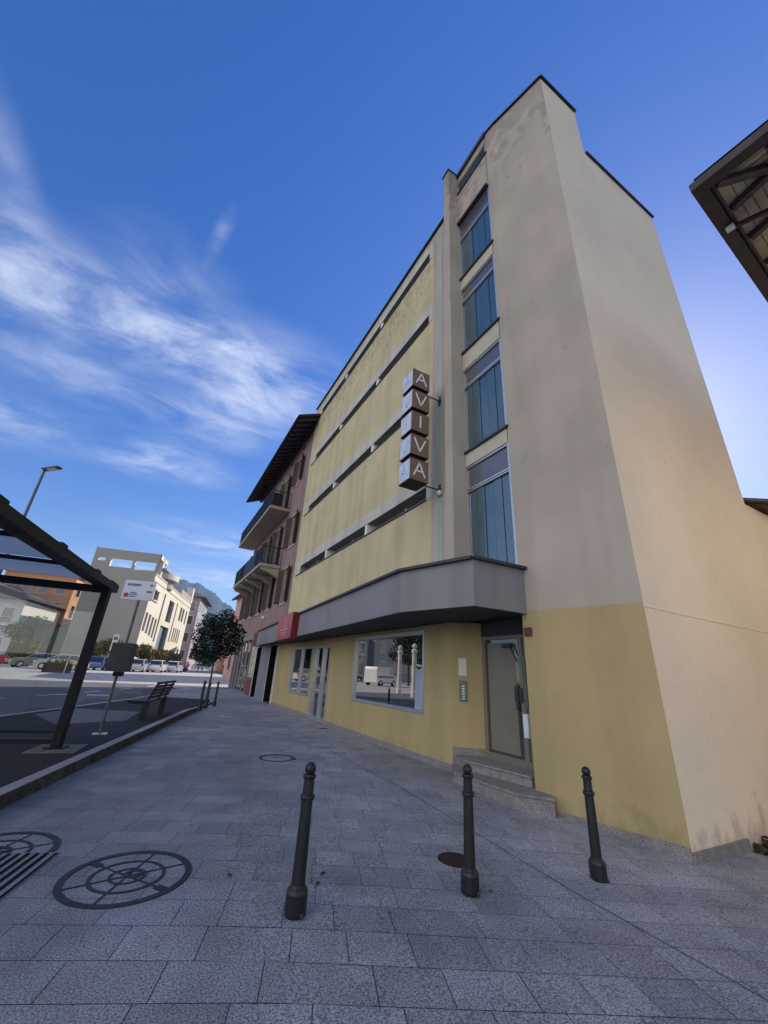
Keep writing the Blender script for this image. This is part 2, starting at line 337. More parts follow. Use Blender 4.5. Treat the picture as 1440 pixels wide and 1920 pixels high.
for k in range(7): stripe(-6.5+k*1.35, 18+k*2.6, -6.0+k*1.35, 19.3+k*2.6, .13)
for k in range(4): stripe(-3.4+k*1.2, 24.2+k*.1, -2.5+k*1.2, 24.3+k*.1, .4)
pass
struct(b.build('road_marking'))
b = MB()                                                    # paved square, extended over the road; its pale colour stands in for sunlight
b.face([(x, y, g(x, y)-.041) for x, y in ((-40, 33.4), (8, 33.4), (8, 36), (-40, 36))], M_PLAZA_LIT); b.face([(x, y, g(x, y)-.041) for x, y in ((-40, 36), (8, 36), (8, 40), (-40, 40))], M_PLAZA_LIT); b.face([(x, y, g(x, y)-.041) for x, y in ((-40, 40), (8, 40), (8, 45), (-40, 45))], M_PLAZA_LIT); b.face([(x, y, g(x, y)-.041) for x, y in ((-40, 45), (8, 45), (14, 130), (-40, 130))], M_PLAZA_LIT)
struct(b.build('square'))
def bay(x0, x1, y0, y1): return None
b = MB(); b.prism([(-1.55, 12.4), (-.2, 13.0), (.1, 15.2), (-1.6, 16.0), (-2.3, 14.4)], KT-.01, KT+.004, M_ASPH); struct(b.build('platform_patch'))

# mountains far beyond the town
def ridge(name, pts, dist, depth, m):
    b = MB(); r2 = random.Random(5); rows = 9; n = len(pts)
    fine_ = []
    for (a0, e0), (a1, e1) in zip(pts, pts[1:]):
        for k in range(6): t = k/6; fine_.append((a0+(a1-a0)*t, e0+(e1-e0)*t+r2.uniform(-.13, .13)))
    fine_.append(pts[-1]); V = []
    for a, e in fine_:
        for j in range(rows):
            t = j/(rows-1); d = dist-depth*(1-t); h = math.tan(R(e))*dist*(t**1.25)*(1+.10*math.sin(a*2.1+j*1.3)*(1-t))
            aa = R(a+.5*math.sin(j*1.7+a)*(1-t)); V.append((d*math.sin(aa), d*math.cos(aa), h-2))
    k = len(fine_)
    b.add(V, [(i*rows+j, (i+1)*rows+j, (i+1)*rows+j+1, i*rows+j+1) for i in range(k-1) for j in range(rows-1)], m)
    back = [(v[0]*1.3, v[1]*1.3, -2) for v in V[rows-1::rows]]
    b.add(V[rows-1::rows]+back, [(i, i+1, k+i+1, k+i) for i in range(k-1)], m)
    return struct(b.build(name, smooth=True))
M_MTN = mat('forest_slope', (.045, .060, .045), .95, .1, var=.35, vscale=.006, fine=.3, fscale=.03)
ridge('mountains', [(-30, 3.0), (-22, 4.2), (-15, 5.6), (-9, 7.2), (-3, 8.6), (0, 9.6), (1.2, 10.0), (2.2, 9.75), (3.3, 9.9), (4.2, 9.3), (5.4, 8.85), (6.5, 8.0), (7.7, 7.35), (9.5, 5.9), (12, 4.3), (16, 3.2), (24, 2.6)], 2000, 1000, M_MTN)

# ================================================================== YELLOW CORNER BUILDING
XF = 5.38; C0 = (5.86, 3.12); C1 = (5.45, 4.58); C2 = (5.40, 4.90); ZT = 17.55; ZF = 16.3; CB = 2.74
ab = thing('apartment_building', 'tall yellow and beige corner building with a narrow stair tower and ribbon windows', 'building', (8, 9, 0))
b = MB()                                                   # main front: yellow panels with four ribbon openings
rows_ = [(5.92, 6.30), (9.15, 9.50), (12.25, 12.60), (15.3, 15.66)]
Lf = 19.6-7.58
b.wall((XF, 19.6), (XF, 7.58), 2.75, ZF, [(19.6-18.55, 19.6-7.82, p, q) for p, q in rows_], M_YEL, .47, mat('slot_grey', (.24, .235, .21), .9, .2), M_DARK)
b.face([(XF, 7.58, 2.6), (XF+.3, 7.58, 2.6), (XF+.3, 7.58, ZF), (XF, 7.58, ZF)], M_YEL)
b.wall((XF, 7.58), (XF, 6.4), 2.75, ZF, [], M_BEI)
b.box(XF+.55, 10.6, 6.7, 19.6, 2.76, ZF-.05, M_BEI); b.box(6.0, 10.6, 3.3, 6.7, 2.76, 15.38, M_BEI); b.box(6.55, 10.6, 3.3, 19.6, -.3, 2.75, M_DARK)
b.box(XF, XF+.6, 6.3, 19.6, ZF-.04, ZF+.01, M_BEI)
b.build('front_wall', ab)
b = MB()
for p, q in rows_:
    b.box(XF-.010, XF, 7.60, 19.22, q+.002, q+.40, M_GREY); b.box(XF-.010, XF, 18.56, 19.22, p-.002, q+.002, M_GREY); b.box(XF-.010, XF, 7.60, 7.81, p-.002, q+.002, M_GREY)
b.build('grey_band', ab)
b = MB(); b.box(XF-.012, XF, 7.1, 7.42, 3.4, ZF-.1, M_GREEN); b.build('grey_strip', ab)
b = MB()                                                   # ground floor shop front
shop = [(20.25-17.85, 20.25-15.25, .72, 2.45), (20.25-14.95, 20.25-13.4, .03, 2.45), (20.25-11.47, 20.25-7.75, .86, 2.60)]
b.wall((XF+.01, 20.25), (XF-.03, 6.77), -.05, 2.70, shop, M_YEL2, .22, M_YEL2, M_DARK); b.build('shop_wall', ab)
b = MB(); b.wall((XF-.03, 6.77), (5.85, 6.43), -.05, 2.70, [], M_YEL2); b.face([(5.85, 6.43, -.05), (5.85, 6.47, -.05), (5.85, 6.47, 2.7), (5.85, 6.43, 2.7)], M_YEL2); b.build('entrance_wall', ab)
# tower skins
def panel(b, A, B, z0, z1, m): b.wall(A, B, z0, z1, [], m)
b = MB()
panel(b, C1, C0, -.4, CB, M_YEL2); panel(b, C1, C0, CB, ZT, M_BEI); panel(b, C2, C1, -.3, CB, M_YEL2); panel(b, C2, C1, CB, ZT, M_BEI)
b.face([(C2[0], C2[1], -.3), (C2[0]+.5, C2[1]+.2, -.3), (C2[0]+.5, C2[1]+.2, 2.75), (C2[0], C2[1], 2.75)], M_YEL2)
panel(b, (5.9, 5.1), C2, 2.72, ZT, M_BEI)
b.prism([C0, (7.3, 3.12), (7.3, 6.6), (5.42, 6.6), (5.42, 4.9), C1], ZT-.06, ZT, M_BEI)
b.box(5.62, 7.28, 4.95, 6.6, 15.5, ZT-.06, M_BEI); b.box(6.1, 7.28, 3.4, 5.1, 15.5, ZT-.06, M_BEI)
b.build('tower_wall', ab)
b = MB(); b.face([(5.86, 3.12, -.5), (10.62, 3.12, -.5), (10.62, 3.12, 15.42), (7.32, 3.12, 15.42), (7.32, 3.12, ZT), (5.86, 3.12, ZT)], M_SIDE)
b.face([(10.62, 3.12, -.5), (10.62, 3.6, -.5), (10.62, 3.6, 15.42), (10.62, 3.12, 15.42)], M_SIDE); b.face([(7.32, 3.12, 15.4), (7.32, 6.6, 15.4), (7.32, 6.6, ZT), (7.32, 3.12, ZT)], M_SIDE)
b.face([(7.3, 3.12, 15.42), (10.62, 3.12, 15.42), (10.62, 3.7, 15.42), (7.3, 3.7, 15.42)], M_SIDE)
b.build('side_wall', ab)
b = MB(); b.box(5.87, 10.6, 3.112, 3.12, 2.678, 2.70, M_SIDE); b.build('wall_joint', ab)
b = MB()                                                   # copings
b.bar((XF-.02, 19.65, ZF+.03), (XF-.02, 6.54, ZF+.03), .12, .045, M_METAL)
o = .03
for A, B in ((C2, C1), (C1, C0)): b.bar((A[0]-.0, A[1]-.0, ZT+.022), (B[0], B[1], ZT+.022), .12, .04, M_METAL)
b.bar((5.82, 3.12, ZT+.023), (7.35, 3.12, ZT+.023), .12, .042, M_METAL); b.bar((7.36, 3.12, 15.442), (10.65, 3.12, 15.442), .12, .042, M_METAL)
b.box(5.33, 5.8, 4.87, 6.27, ZT-.06, ZT+.10, M_METAL)
b.box(4.98, 5.5, 6.22, 6.57, ZT+.082, ZT+.12, M_METAL)
b.build('coping', ab)
b = MB(); b.box(5.02, 5.62, 6.25, 6.53, 3.35, ZT+.08, M_BEI); b.build('pilaster', ab, bevel=.01)
# ribbon windows: fins, sills and frames
for r_, (p, q) in enumerate(rows_):
    f = MB()
    f.box(XF-.035, XF+.10, 7.80, 19.2, p-.035, p-.003, M_METAL)
    sill = f.build('window_sill', ab)
    wb = MB(); wb.box(XF+.43, XF+.46, 7.83, 18.54, p+.01, q-.01, mat('drawn_blind', (.15, .15, .14), .35, .5))
    for k in range(10): y = 7.86+k*10.66/9; wb.box(XF+.40, XF+.455, y-.03, y+.03, p+.006, q-.006, M_WHITE)
    wb.box(XF+.40, XF+.455, 7.83, 18.54, p+.006, p+.05, M_WHITE); wb.box(XF+.40, XF+.455, 7.83, 18.54, q-.055, q-.006, M_WHITE)
    win = wb.build('ribbon_window', ab)
    for y in (11.4, 15.15): MB().box(XF+.004, XF+.41, y-.08, y+.08, p+.002, q-.002, M_WHITE).build('fin', ab)
    if r_ == 0:
        for y in (9.35, 13.2, 17.0): MB().box(XF+.30, XF+.40, y-.03, y+.03, p+.002, q-.002, M_WHITE).build('fin', ab)
# stair windows
def stair_glass(b, y0, y1, z0, z1, m):
    n = 5
    for k in range(n):
        a = y0+(y1-y0)*k/n; c = y0+(y1-y0)*(k+1)/n; t = (.006, -.004, .008, -.006, .003)[k]
        b.box(5.475+t, 5.50+t, a+.008, c-.008, z0, z1, m)
    b.box(5.505, 5.52, y0, y1, z0, z1, M_DARK)
Y0, Y1 = 4.97, 6.235
def stair_window(z0, zt, z1, sill=True):
    fr = MB()
    fr.box(5.42, 5.50, Y0-.05, Y0, z0, z1, M_ALU); fr.box(5.44, 5.50, Y1, Y1+.02, z0, z1, M_ALU)
    fr.box(5.43, 5.50, Y0, Y1, z1-.05, z1, M_ALU)
    if zt: fr.box(5.43, 5.50, Y0, Y1, zt-.03, zt, M_ALU); fr.box(5.435, 5.50, Y0, Y1, zt+.025, zt+.06, M_ALU)
    wn_ = fr.build('stair_window', ab)
    gl = MB(); stair_glass(gl, Y0, Y1, z0+.02, (zt-.03) if zt else z1-.05, M_STAIR); gl.build('pane', wn_)
    if zt: MB().box(5.47, 5.50, Y0, Y1, zt+.06, z1-.05, M_STAIRU).build('transom_pane', wn_)
    if sill: MB().box(5.355, 5.50, Y0-.10, Y1+.01, z0-.03, z0+.015, M_METAL).build('sill', wn_)
stair_window(3.40, 5.56, 6.19, False); stair_window(6.56, 8.50, 9.07); stair_window(9.63, 11.55, 12.05); stair_window(12.47, 14.25, 14.95); stair_window(16.6, None, 17.15)
for z0, z1 in ((6.19, 6.53), (9.07, 9.60), (12.05, 12.44)): MB().box(5.41, 5.52, Y0-.03, Y1+.01, z0+.002, z1-.002, mat('spandrel_cream', (.50, .46, .37), .8, .2, var=.08, vscale=3)).build('spandrel', ab)
b = MB(); b.box(5.40, 5.52, Y0-.04, Y1+.012, 15.03, 16.57, M_BEI); b.box(5.40, 5.52, Y0-.04, Y1+.012, 17.15, ZT-.065, M_BEI); b.build('tower_infill', ab)
MB().box(5.31, 5.50, Y0-.05, Y1, 14.952, 15.03, M_METAL).build('window_hood', ab)
# canopy over the shop front
can = [(3.84, 6.39), (4.28, 4.83), (5.415, 4.80), (5.60, 6.0), (5.60, 23.6), (4.96, 23.6)]
inn = [(3.90, 6.42), (4.31, 4.88), (5.42, 4.85), (5.58, 6.0), (5.58, 23.5), (5.0, 23.5)]
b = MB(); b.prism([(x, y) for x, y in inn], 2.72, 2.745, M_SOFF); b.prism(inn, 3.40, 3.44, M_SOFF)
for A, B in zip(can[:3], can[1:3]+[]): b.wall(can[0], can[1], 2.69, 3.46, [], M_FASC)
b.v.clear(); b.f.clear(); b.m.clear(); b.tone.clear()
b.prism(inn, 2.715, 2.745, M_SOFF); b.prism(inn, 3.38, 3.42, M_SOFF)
def thick(A, B, z0, z1, t, m):
    A = Vector((*A, 0)); B = Vector((*B, 0)); d = (B-A).normalized(); nn = Vector((-d.y, d.x, 0))*t
    b.prism([(A.x, A.y), (B.x, B.y), (B.x+nn.x, B.y+nn.y), (A.x+nn.x, A.y+nn.y)], z0, z1, m)
k_ = (4.96-3.84)/(23.6-6.39)
for y0, y1 in ((6.39, 9.6), (9.6, 12.8), (12.8, 16.2), (16.2, 20), (20, 23.6)): thick((3.84+k_*(y1-6.39), y1-.006), (3.84+k_*(y0-6.39), y0), 2.69, 3.45, .05, M_FASC)
thick((3.84, 6.386), (4.28, 4.83), 2.69, 3.45, .05, M_FASC); thick((4.284, 4.83), (5.415, 4.80), 2.69, 3.45, .05, M_FASC)
b.build('canopy', ab)
b = MB()
def cap(A, B): b.bar((A[0]-.0, A[1], 3.475), (B[0], B[1], 3.475), .16, .05, M_METAL)
cap(can[5], can[0]); cap(can[0], can[1]); cap(can[1], (5.46, 4.80)); b.build('canopy_flashing', ab)
# shop window, second window, door
b = MB(); y0, y1, z0, z1 = 7.75, 11.47, .86, 2.60; x = XF-.02
for q in ((y0, y1, z0, z0+.07), (y0, y1, z1-.09, z1)): b.box(x-.02, x+.10, q[0], q[1], q[2], q[3], M_ALU)
for q in ((y0, y0+.07), (y1-.07, y1)): b.box(x-.018, x+.10, q[0], q[1], z0+.07, z1-.09, M_ALU)
sw = b.build('shop_window', ab); MB().box(x+.05, x+.07, y0+.07, y1-.07, z0+.07, z1-.09, M_GLASS).build('pane', sw)
MB().box(x+.035, x+.048, y0+.075, y0+.42, z0+.075, 1.75, mat('blue_poster', (.30, .38, .50), .4, .4)).build('poster', sw)
b = MB(); y0, y1, z0, z1 = 15.25, 17.85, .72, 2.45
b.box(x-.02, x+.10, y0, y1, z0, z0+.06, M_ALU); b.box(x-.02, x+.10, y0, y1, z1-.06, z1, M_ALU)
for y in (y0, 16.5, y1-.06): b.box(x-.018, x+.10, y, y+.06, z0+.06, z1-.06, M_ALU)
sw = b.build('shop_window', ab); MB().box(x+.05, x+.07, y0+.06, y1-.06, z0+.06, z1-.06, M_GLASS).build('pane', sw)
b = MB(); y0, y1, z1 = 13.4, 14.95, 2.45
b.box(x-.02, x+.12, y0, y1, z1-.08, z1, M_ALU); b.box(x-.02, x+.12, y0, y1, .03, .16, M_ALU)
for y in (y0, 14.05, y1-.08): b.box(x-.018, x+.12, y, y+.08, .16, z1-.08, M_ALU)
sd_ = b.build('shop_door', ab); MB().box(x+.06, x+.08, y0+.08, y1-.08, .16, z1-.08, M_GLASS).build('pane', sd_); MB().box(x-.06, x-.03, 14.0, 14.03, .95, 1.25, M_ALU).build('handle', sd_)
# entrance door in the recess
b = MB(); x = 5.86; y0, y1 = 5.16, 6.43
b.box(x, x+.10, y0, y1, 2.42, 2.72, M_SOFF); b.box(x-.01, x+.10, y0, y1, 2.36, 2.42, M_DOORF); b.box(x-.01, x+.10, y1-.09, y1, .30, 2.36, M_DOORF); b.box(x-.01, x+.10, y0+.22, y0+.32, .30, 2.36, M_DOORF); b.box(x-.012, x+.10, y0, y1, .30, .40, M_DOORF)
b.box(x+.10, x+.14, y0-.4, y1+.4, .2, 2.75, M_DARK); b.box(x+.02, x+.05, y0-.1, y0+.22, .30, 2.36, M_DOORF)
ed = b.build('entrance_door', ab); MB().box(x+.03, x+.05, y0+.32, y1-.09, .40, 2.36, M_DOORG).build('pane', ed)
MB().box(x+.024, x+.031, 5.60, 6.30, .44, 2.30, mat('door_sheet', (.185, .175, .14), .35, .5, var=.12, vscale=2)).build('frosted_panel', ed); MB().box(x-.05, x-.01, 5.50, 5.56, 1.15, 1.55, M_METAL).build('handle', ed)
MB().box(x-.03, x, 5.42, 5.60, 1.28, 1.52, M_METAL).build('lock_plate', ed)
b = MB(); b.box(x-.045, x+.02, 5.62, 5.84, 2.20, 2.27, M_METAL); b.bar((x-.03, 5.63, 2.20), (x-.02, 5.50, 1.95), .02, .02, M_METAL); b.build('door_closer', ed)
# steps and plinth
b = MB(); b.prism([(4.94, 6.22), (4.98, 4.90), (5.31, 4.50), (5.50, 4.72), (5.50, 6.7), (5.33, 6.75)], -.1, .115, M_GRAN); b.prism([(4.92, 6.23), (4.96, 4.89), (5.30, 4.475), (5.50, 4.72), (5.50, 6.7), (5.31, 6.75)], .117, .15, M_GRAN)
b.prism([(5.24, 6.3), (5.46, 5.02), (6.0, 5.0), (6.0, 6.6), (5.40, 6.72)], .1, .265, M_GRAN); b.prism([(5.215, 6.3), (5.435, 5.0), (6.0, 4.98), (6.0, 6.6), (5.38, 6.72)], .267, .30, M_GRAN)
b.build('step', ab, bevel=.006)
b = MB()
def pl(A, B, z0, z1, t=.015):
    A = Vector((*A, 0)); B = Vector((*B, 0)); d = (B-A).normalized(); nn = Vector((d.y, -d.x, 0))*t
    b.prism([(A.x, A.y), (B.x, B.y), (B.x+nn.x, B.y+nn.y), (A.x+nn.x, A.y+nn.y)], z0, z1, M_GRAN)
pl((XF, 20.25), (XF, 15.0), -.05, .14); pl((XF-.01, 13.3), (XF-.03, 6.78), -.05, .12); pl((XF-.03, 6.77), (5.84, 6.44), .14, .42); pl(C1, C0, -.4, -.03); pl((5.86, 3.12), (7.15, 3.12), -.5, -.07, .03); 
b.build('plinth', ab)
# things fixed to the building
o_ = thing('wall_plaque', 'small dark bronze plaque beside the entrance under the beige colour line', 'plaque', (5.40, 4.78, 2.39))
b = MB(); b.box(5.375, 5.40, 4.72, 4.86, 2.33, 2.46, mat('bronze', (.10, .055, .05), .5, .4)); b.build('plate', o_, bevel=.003)
wd_ = (Vector((5.85, 6.43, 0))-Vector((XF-.03, 6.77, 0))).normalized(); wn2 = Vector((wd_.y, -wd_.x, 0))
def onwall(s, z, k=0): p = Vector((XF-.03, 6.77, 0))+wd_*s+wn2*k; return (p.x, p.y, z)
o_ = thing('wall_notice', 'white paper notice on the orange yellow entrance wall above the intercom', 'notice', onwall(.22, 1.83))
MB().bar(onwall(.13, 1.83, .008), onwall(.29, 1.83, .008), .008, .33, mat('paper', (.72, .66, .58), .8, .2, var=.05)).build('sheet', o_)
o_ = thing('intercom', 'grey vertical intercom panel with a row of buttons on the entrance wall', 'intercom', onwall(.2, 1.39))
MB().bar(onwall(.14, 1.39, .012), onwall(.29, 1.39, .012), .022, .38, mat('intercom_grey', (.13, .13, .14), .4, .5, metal=.4)).build('plate', o_, bevel=.003)
for k in range(6): MB().bar(onwall(.19, 1.25+k*.045, .027), onwall(.24, 1.25+k*.045, .027), .008, .02, M_ALU).build('button', o_)
o_ = thing('mailbox', 'white metal mailbox low on the right jamb of the entrance', 'mailbox', (5.62, 5.15, .95))
MB().box(5.56, 5.74, 5.10, 5.20, .78, 1.13, mat('mailbox_white', (.62, .68, .76), .4, .4)).build('box', o_, bevel=.01); MB().box(5.60, 5.70, 5.20, 5.206, 1.02, 1.04, M_METAL).build('slot', o_); MB().box(5.645, 5.665, 5.20, 5.21, .83, .86, M_METAL).build('lock', o_)
o_ = thing('mailbox_bank', 'column of small dark letter boxes on the right jamb of the entrance', 'mailboxes', (5.62, 5.12, 1.6))
MB().box(5.58, 5.80, 5.08, 5.16, 1.22, 2.02, mat('box_green_grey', (.10, .12, .10), .5, .4)).build('casing', o_)
for k in range(6): MB().box(5.60, 5.78, 5.16, 5.175, 1.25+k*.13, 1.34+k*.13, M_METAL).build('flap', o_)

# hanging cube sign
sg = thing('hanging_sign', 'vertical sign of five brown and pale cubes spelling AVIVA', 'sign', (4.62, 7.27, 5.85))
def stroke(b, o, ex, nrm, p, q, wd, t, m):
    P = Vector(o)+Vector(ex)*p[0]+Vector((0, 0, p[1])); Q = Vector(o)+Vector(ex)*q[0]+Vector((0, 0, q[1])); nv = Vector(nrm)
    d = (Q-P).normalized(); s_ = d.cross(nv).normalized()*wd/2
    vs = [x+y+z for x in (P, Q) for y in (-s_, s_) for z in (nv*.001, nv*t)]
    b.add(vs, [(0, 1, 3, 2), (4, 6, 7, 5), (0, 4, 5, 1), (2, 3, 7, 6), (1, 5, 7, 3), (0, 2, 6, 4)], m)
LET = {'A': [((-.5, -.5), (0, .5)), ((0, .5), (.5, -.5)), ((-.29, -.12), (.29, -.12))], 'V': [((-.5, .5), (0, -.5)), ((0, -.5), (.5, .5))], 'I': [((0, -.5), (0, .5))]}
cx, cy, cw = 4.615, 7.28, .265
for k, ch in enumerate('AVIVA'):
    zt = 9.25-k*.69; z0 = zt-.58
    b = MB(); s_ = cw
    b.box(cx-s_, cx+s_, cy-s_, cy+s_, z0+.012, zt, M_BROWN); b.box(cx-s_-.004, cx-s_, cy-s_+.02, cy+s_-.02, z0+.03, zt-.02, M_PLEX); b.box(cx-s_+.01, cx+s_-.01, cy-s_+.01, cy+s_-.01, z0, z0+.012, M_MAROON)
    if k < 4: b.box(cx-.2, cx+.2, cy-.2, cy+.2, z0-.11, z0, M_MAROON)
    cube = b.build('sign_cube', sg, bevel=.004)
    l = MB()
    for p, q in LET[ch]:
        stroke(l, (cx, cy-s_, (z0+zt)/2+.02), (1, 0, 0), (0, -1, 0), (p[0]*.33, p[1]*.36), (q[0]*.33, q[1]*.36), .038, .012, M_LET)
    l.build('letter', cube); l = MB()
    for p, q in LET[ch]:
        stroke(l, (cx-s_-.004, cy, (z0+zt)/2+.02), (0, 1, 0), (-1, 0, 0), (p[0]*.30, p[1]*.34), (q[0]*.30, q[1]*.34), .05, .012, M_LET2)
    l.build('letter', cube)
for z in (8.70, 5.95):
    b = MB(); b.cyl((cx+.2, 7.2, z), (5.36, 7.2, z), .018, .018, M_METAL); b.cyl((5.34, 7.2, z), (5.375, 7.2, z), .07, .07, M_METAL, 12); b.box(5.35, 5.372, 7.16, 7.24, z-.16, z+.16, M_METAL); b.build('bracket', sg)
MB().lathe([(.0, -.07), (.05, -.05), (.07, 0), (.05, .05), (.0, .07)], (5.30, 7.13, 5.84), M_WHITE, 12).build('spotlight', sg, smooth=True)

# red box sign on the canopy
rs = thing('shop_sign', 'red box sign with faint white lettering on the grey canopy', 'sign', (4.3, 15.5, 3.1))
def fx(y): return 3.84+k_*(y-6.39)
ya, yb = 14.25, 16.85; nA = Vector((fx(ya)-.24, ya, 0)); nB = Vector((fx(yb)-.24, yb, 0)); dS = (nB-nA).normalized()
b = MB(); b.prism([(nA.x, nA.y), (nB.x, nB.y), (nB.x+.235, nB.y), (nA.x+.235, nA.y)], 2.62, 3.52, M_RED2)
b.face([(nA.x-.003, nA.y, 2.63), (nA.x-.003, nA.y, 3.51), (nB.x-.003, nB.y, 3.51), (nB.x-.003, nB.y, 2.63)][::-1], M_RED); b.build('sign_box', rs)
b = MB(); rng = random.Random(2); M_FAINT = mat('faint_white_lettering', (.55, .30, .31), .5, .3)
for row, (z, n, h) in enumerate(((2.98, 11, .075), (2.86, 9, .075), (2.76, 5, .06))):
    for k in range(n):
        s0 = .62+row*.1+k*.125; wv = rng.uniform(.05, .1); P = nA+dS*s0; Q = nA+dS*(s0+wv)
        b.bar((P.x-.006, P.y, z), (Q.x-.006, Q.y, z), .006, h*rng.uniform(.6, 1.1), M_FAINT)
for k in range(12):
    a = k/12*5.2+.6; P = nA+dS*(1.15+.17*math.cos(a)); b.box(P.x-.010, P.x-.004, P.y-.03, P.y+.03, 3.22+.13*math.sin(a)-.02, 3.22+.13*math.sin(a)+.02, M_FAINT)
b.build('lettering', rs)
# ================================================================== PINK BUILDING NEXT DOOR
pk = thing('townhouse', 'pink townhouse with brown shutters, balconies and a deep dark eave, beside the yellow building', 'building', (9, 26, 0))
XR = 5.46; YR0, YR1 = 19.62, 33.0; ZR = 15.2
wins = []                                                  # (yc, width, z0, z1)
for yc in (21.3, 24.6, 27.2, 29.6, 31.8): wins += [(yc, .95, 4.85, 6.75), (yc, .95, 8.05 if yc < 22 else 7.4, 9.95)]
wins += [(21.85, .8, 12.25, 13.95), (24.6, 1.0, 11.0, 13.6), (27.6, .95, 11.0, 13.4), (30.8, .95, 11.0, 13.4)]
att = [(21.6, .6, 14.55, 14.95), (24.2, .6, 14.55, 14.95), (27, .6, 14.55, 14.95), (30, .6, 14.55, 14.95)]
b = MB(); b.wall((XR, YR1), (XR, YR0), 3.42, ZR, [(YR1-y-w_/2, YR1-y+w_/2, p, q) for y, w_, p, q in wins+att], M_PINKW, .18, M_STONE, M_WIN)
b.box(XR+.3, 15, YR0, YR1-.002, 3.45, ZR-.01, M_PINKW); b.wall((15, YR1), (XR, YR1), 0, ZR, [], M_PINKW); b.box(XR+1.0, 15, YR0, YR1-.004, -.2, 3.45, M_DARK)
b.build('wall', pk)
for y, w_, p, q in wins:
    fr = MB(); fr.box(XR-.04, XR+.03, y-w_/2-.12, y+w_/2+.12, p-.14, p-.002, M_STONE)
    for s_ in (-1, 1): fr.box(XR-.025, XR+.02, y+s_*(w_/2+.05)-.05, y+s_*(w_/2+.05)+.05, p, q, M_STONE)
    fr.box(XR-.03, XR+.02, y-w_/2-.1, y+w_/2+.1, q, q+.12, M_STONE)
    wi = fr.build('window', pk)
    b = MB(); b.box(XR+.10, XR+.16, y-.03, y+.03, p, q, M_WHITE); b.box(XR+.10, XR+.16, y-w_/2, y+w_/2, q-.07, q, M_WHITE); b.build('sash', wi)
    for s_ in (-1, 1):
        b = MB(); c = y+s_*(w_/2+.06); hw = w_*.5
        a_, e_ = (c, c+s_*hw)
        b.bar((XR-.04, a_, (p+q)/2), (XR-.20, e_, (p+q)/2), .04, q-p, M_SHUT)
        for k in range(9):
            z = p+.12+k*(q-p-.24)/8; b.bar((XR-.075, a_+s_*.06, z), (XR-.225, e_-s_*.04, z), .03, .06, M_SHUT)
        b.build('shutter', wi)
# roof with rafters
b = MB(); b.add([(4.25, YR0-.9, 14.92), (4.25, YR1+.5, 14.92), (10.2, YR1+.5, 17.6), (10.2, YR0-.0, 17.6), (5.2, YR0-.0, 15.35)][:4], [(0, 1, 2, 3)], M_TILE2)
b.add([(4.25, YR0-.9, 14.80), (4.25, YR1+.5, 14.80), (10.2, YR1+.5, 17.48), (10.2, YR0-.9, 17.48)], [(0, 3, 2, 1)], M_ROOFW)
b.bar((4.25, YR0-.9, 14.86), (4.25, YR1+.5, 14.86), .05, .16, M_ROOFW); b.bar((4.22, YR0-.9, 14.86), (5.40, YR0-.9, 15.40), .05, .14, M_ROOFW)
b.add([(16.2, YR0, 15), (16.2, YR1+.5, 15), (10.2, YR1+.5, 17.6), (10.2, YR0, 17.6)], [(0, 3, 2, 1)], M_TILE2)
b.cyl((4.17, YR0-.9, 14.86), (4.17, YR1+.5, 14.86), .07, .07, M_ROOFW, 8)
roof = b.build('roof', pk)
b = MB(); y = YR0-.6
while y < YR1+.4:
    b.bar((4.3, y, 14.76), (5.55, y, 15.325), .10, .12, M_RAFT); y += .58
b.build('rafters', roof)
b = MB(); b.bar((5.3, YR0-.35, 15.05), (5.3, YR1+.3, 15.05), .2, .1, M_ROOFW); b.build('wall_plate', roof)
# balconies
def rail(b, pts, z0, z1, m, step=.12):
    for (xa, ya), (xb, yb) in zip(pts, pts[1:]):
        b.bar((xa, ya, z1), (xb, yb, z1), .05, .05, m); b.bar((xa, ya, z0+.08), (xb, yb, z0+.08), .03, .03, m)
        L_ = math.hypot(xb-xa, yb-ya); n = max(2, int(L_/step))
        for k in range(n+1): t = k/n; b.bar((xa+(xb-xa)*t, ya+(yb-ya)*t, z0), (xa+(xb-xa)*t, ya+(yb-ya)*t, z1), .018, .018, m)
M_RAIL = mat('iron_railing', (.025, .03, .05), .5, .4)
b = MB(); b.box(4.22, XR-.03, 22.8, 33.3, 10.62, 10.80, M_SLAB); bal = b.build('balcony', pk)
b = MB(); rail(b, [(XR-.05, 22.85), (4.27, 22.85), (4.27, 33.25), (XR-.05, 33.25)], 10.80, 11.85, M_RAIL); b.build('railing', bal)
b = MB(); b.bar((4.9, 22.86, 11.3), (4.3, 22.86, 11.3), .03, .8, M_SHEL); b.build('screen', bal)
b = MB(); b.box(4.25, XR-.03, 22.9, 32.0, 7.02, 7.20, M_SLAB); bal = b.build('balcony', pk)
for y in (23.1, 25.2, 27.3, 29.4, 31.7):
    c = MB(); vs = []
    for yy_ in (y-.13, y+.13): vs += [(XR-.03, yy_, 6.45), (XR-.03, yy_, 7.02), (4.35, yy_, 7.02), (4.35, yy_, 6.86), (4.9, yy_, 6.70)]
    c.add(vs, [(0, 1, 2, 3, 4), (9, 8, 7, 6, 5), (0, 4, 9, 5), (4, 3, 8, 9), (3, 2, 7, 8)], M_SLAB); c.build('bracket', bal)
b = MB(); rail(b, [(XR-.05, 22.95), (4.30, 22.95), (4.30, 31.95), (XR-.05, 31.95)], 7.20, 8.25, M_RAIL); b.build('railing', bal)
b = MB(); b.box(4.27, 4.285, 24.8, 28.2, 7.25, 8.2, M_SHEL); b.box(4.27, 4.285, 29.9, 30.2, 7.25, 8.2, M_SHEL); b.build('screen', bal)
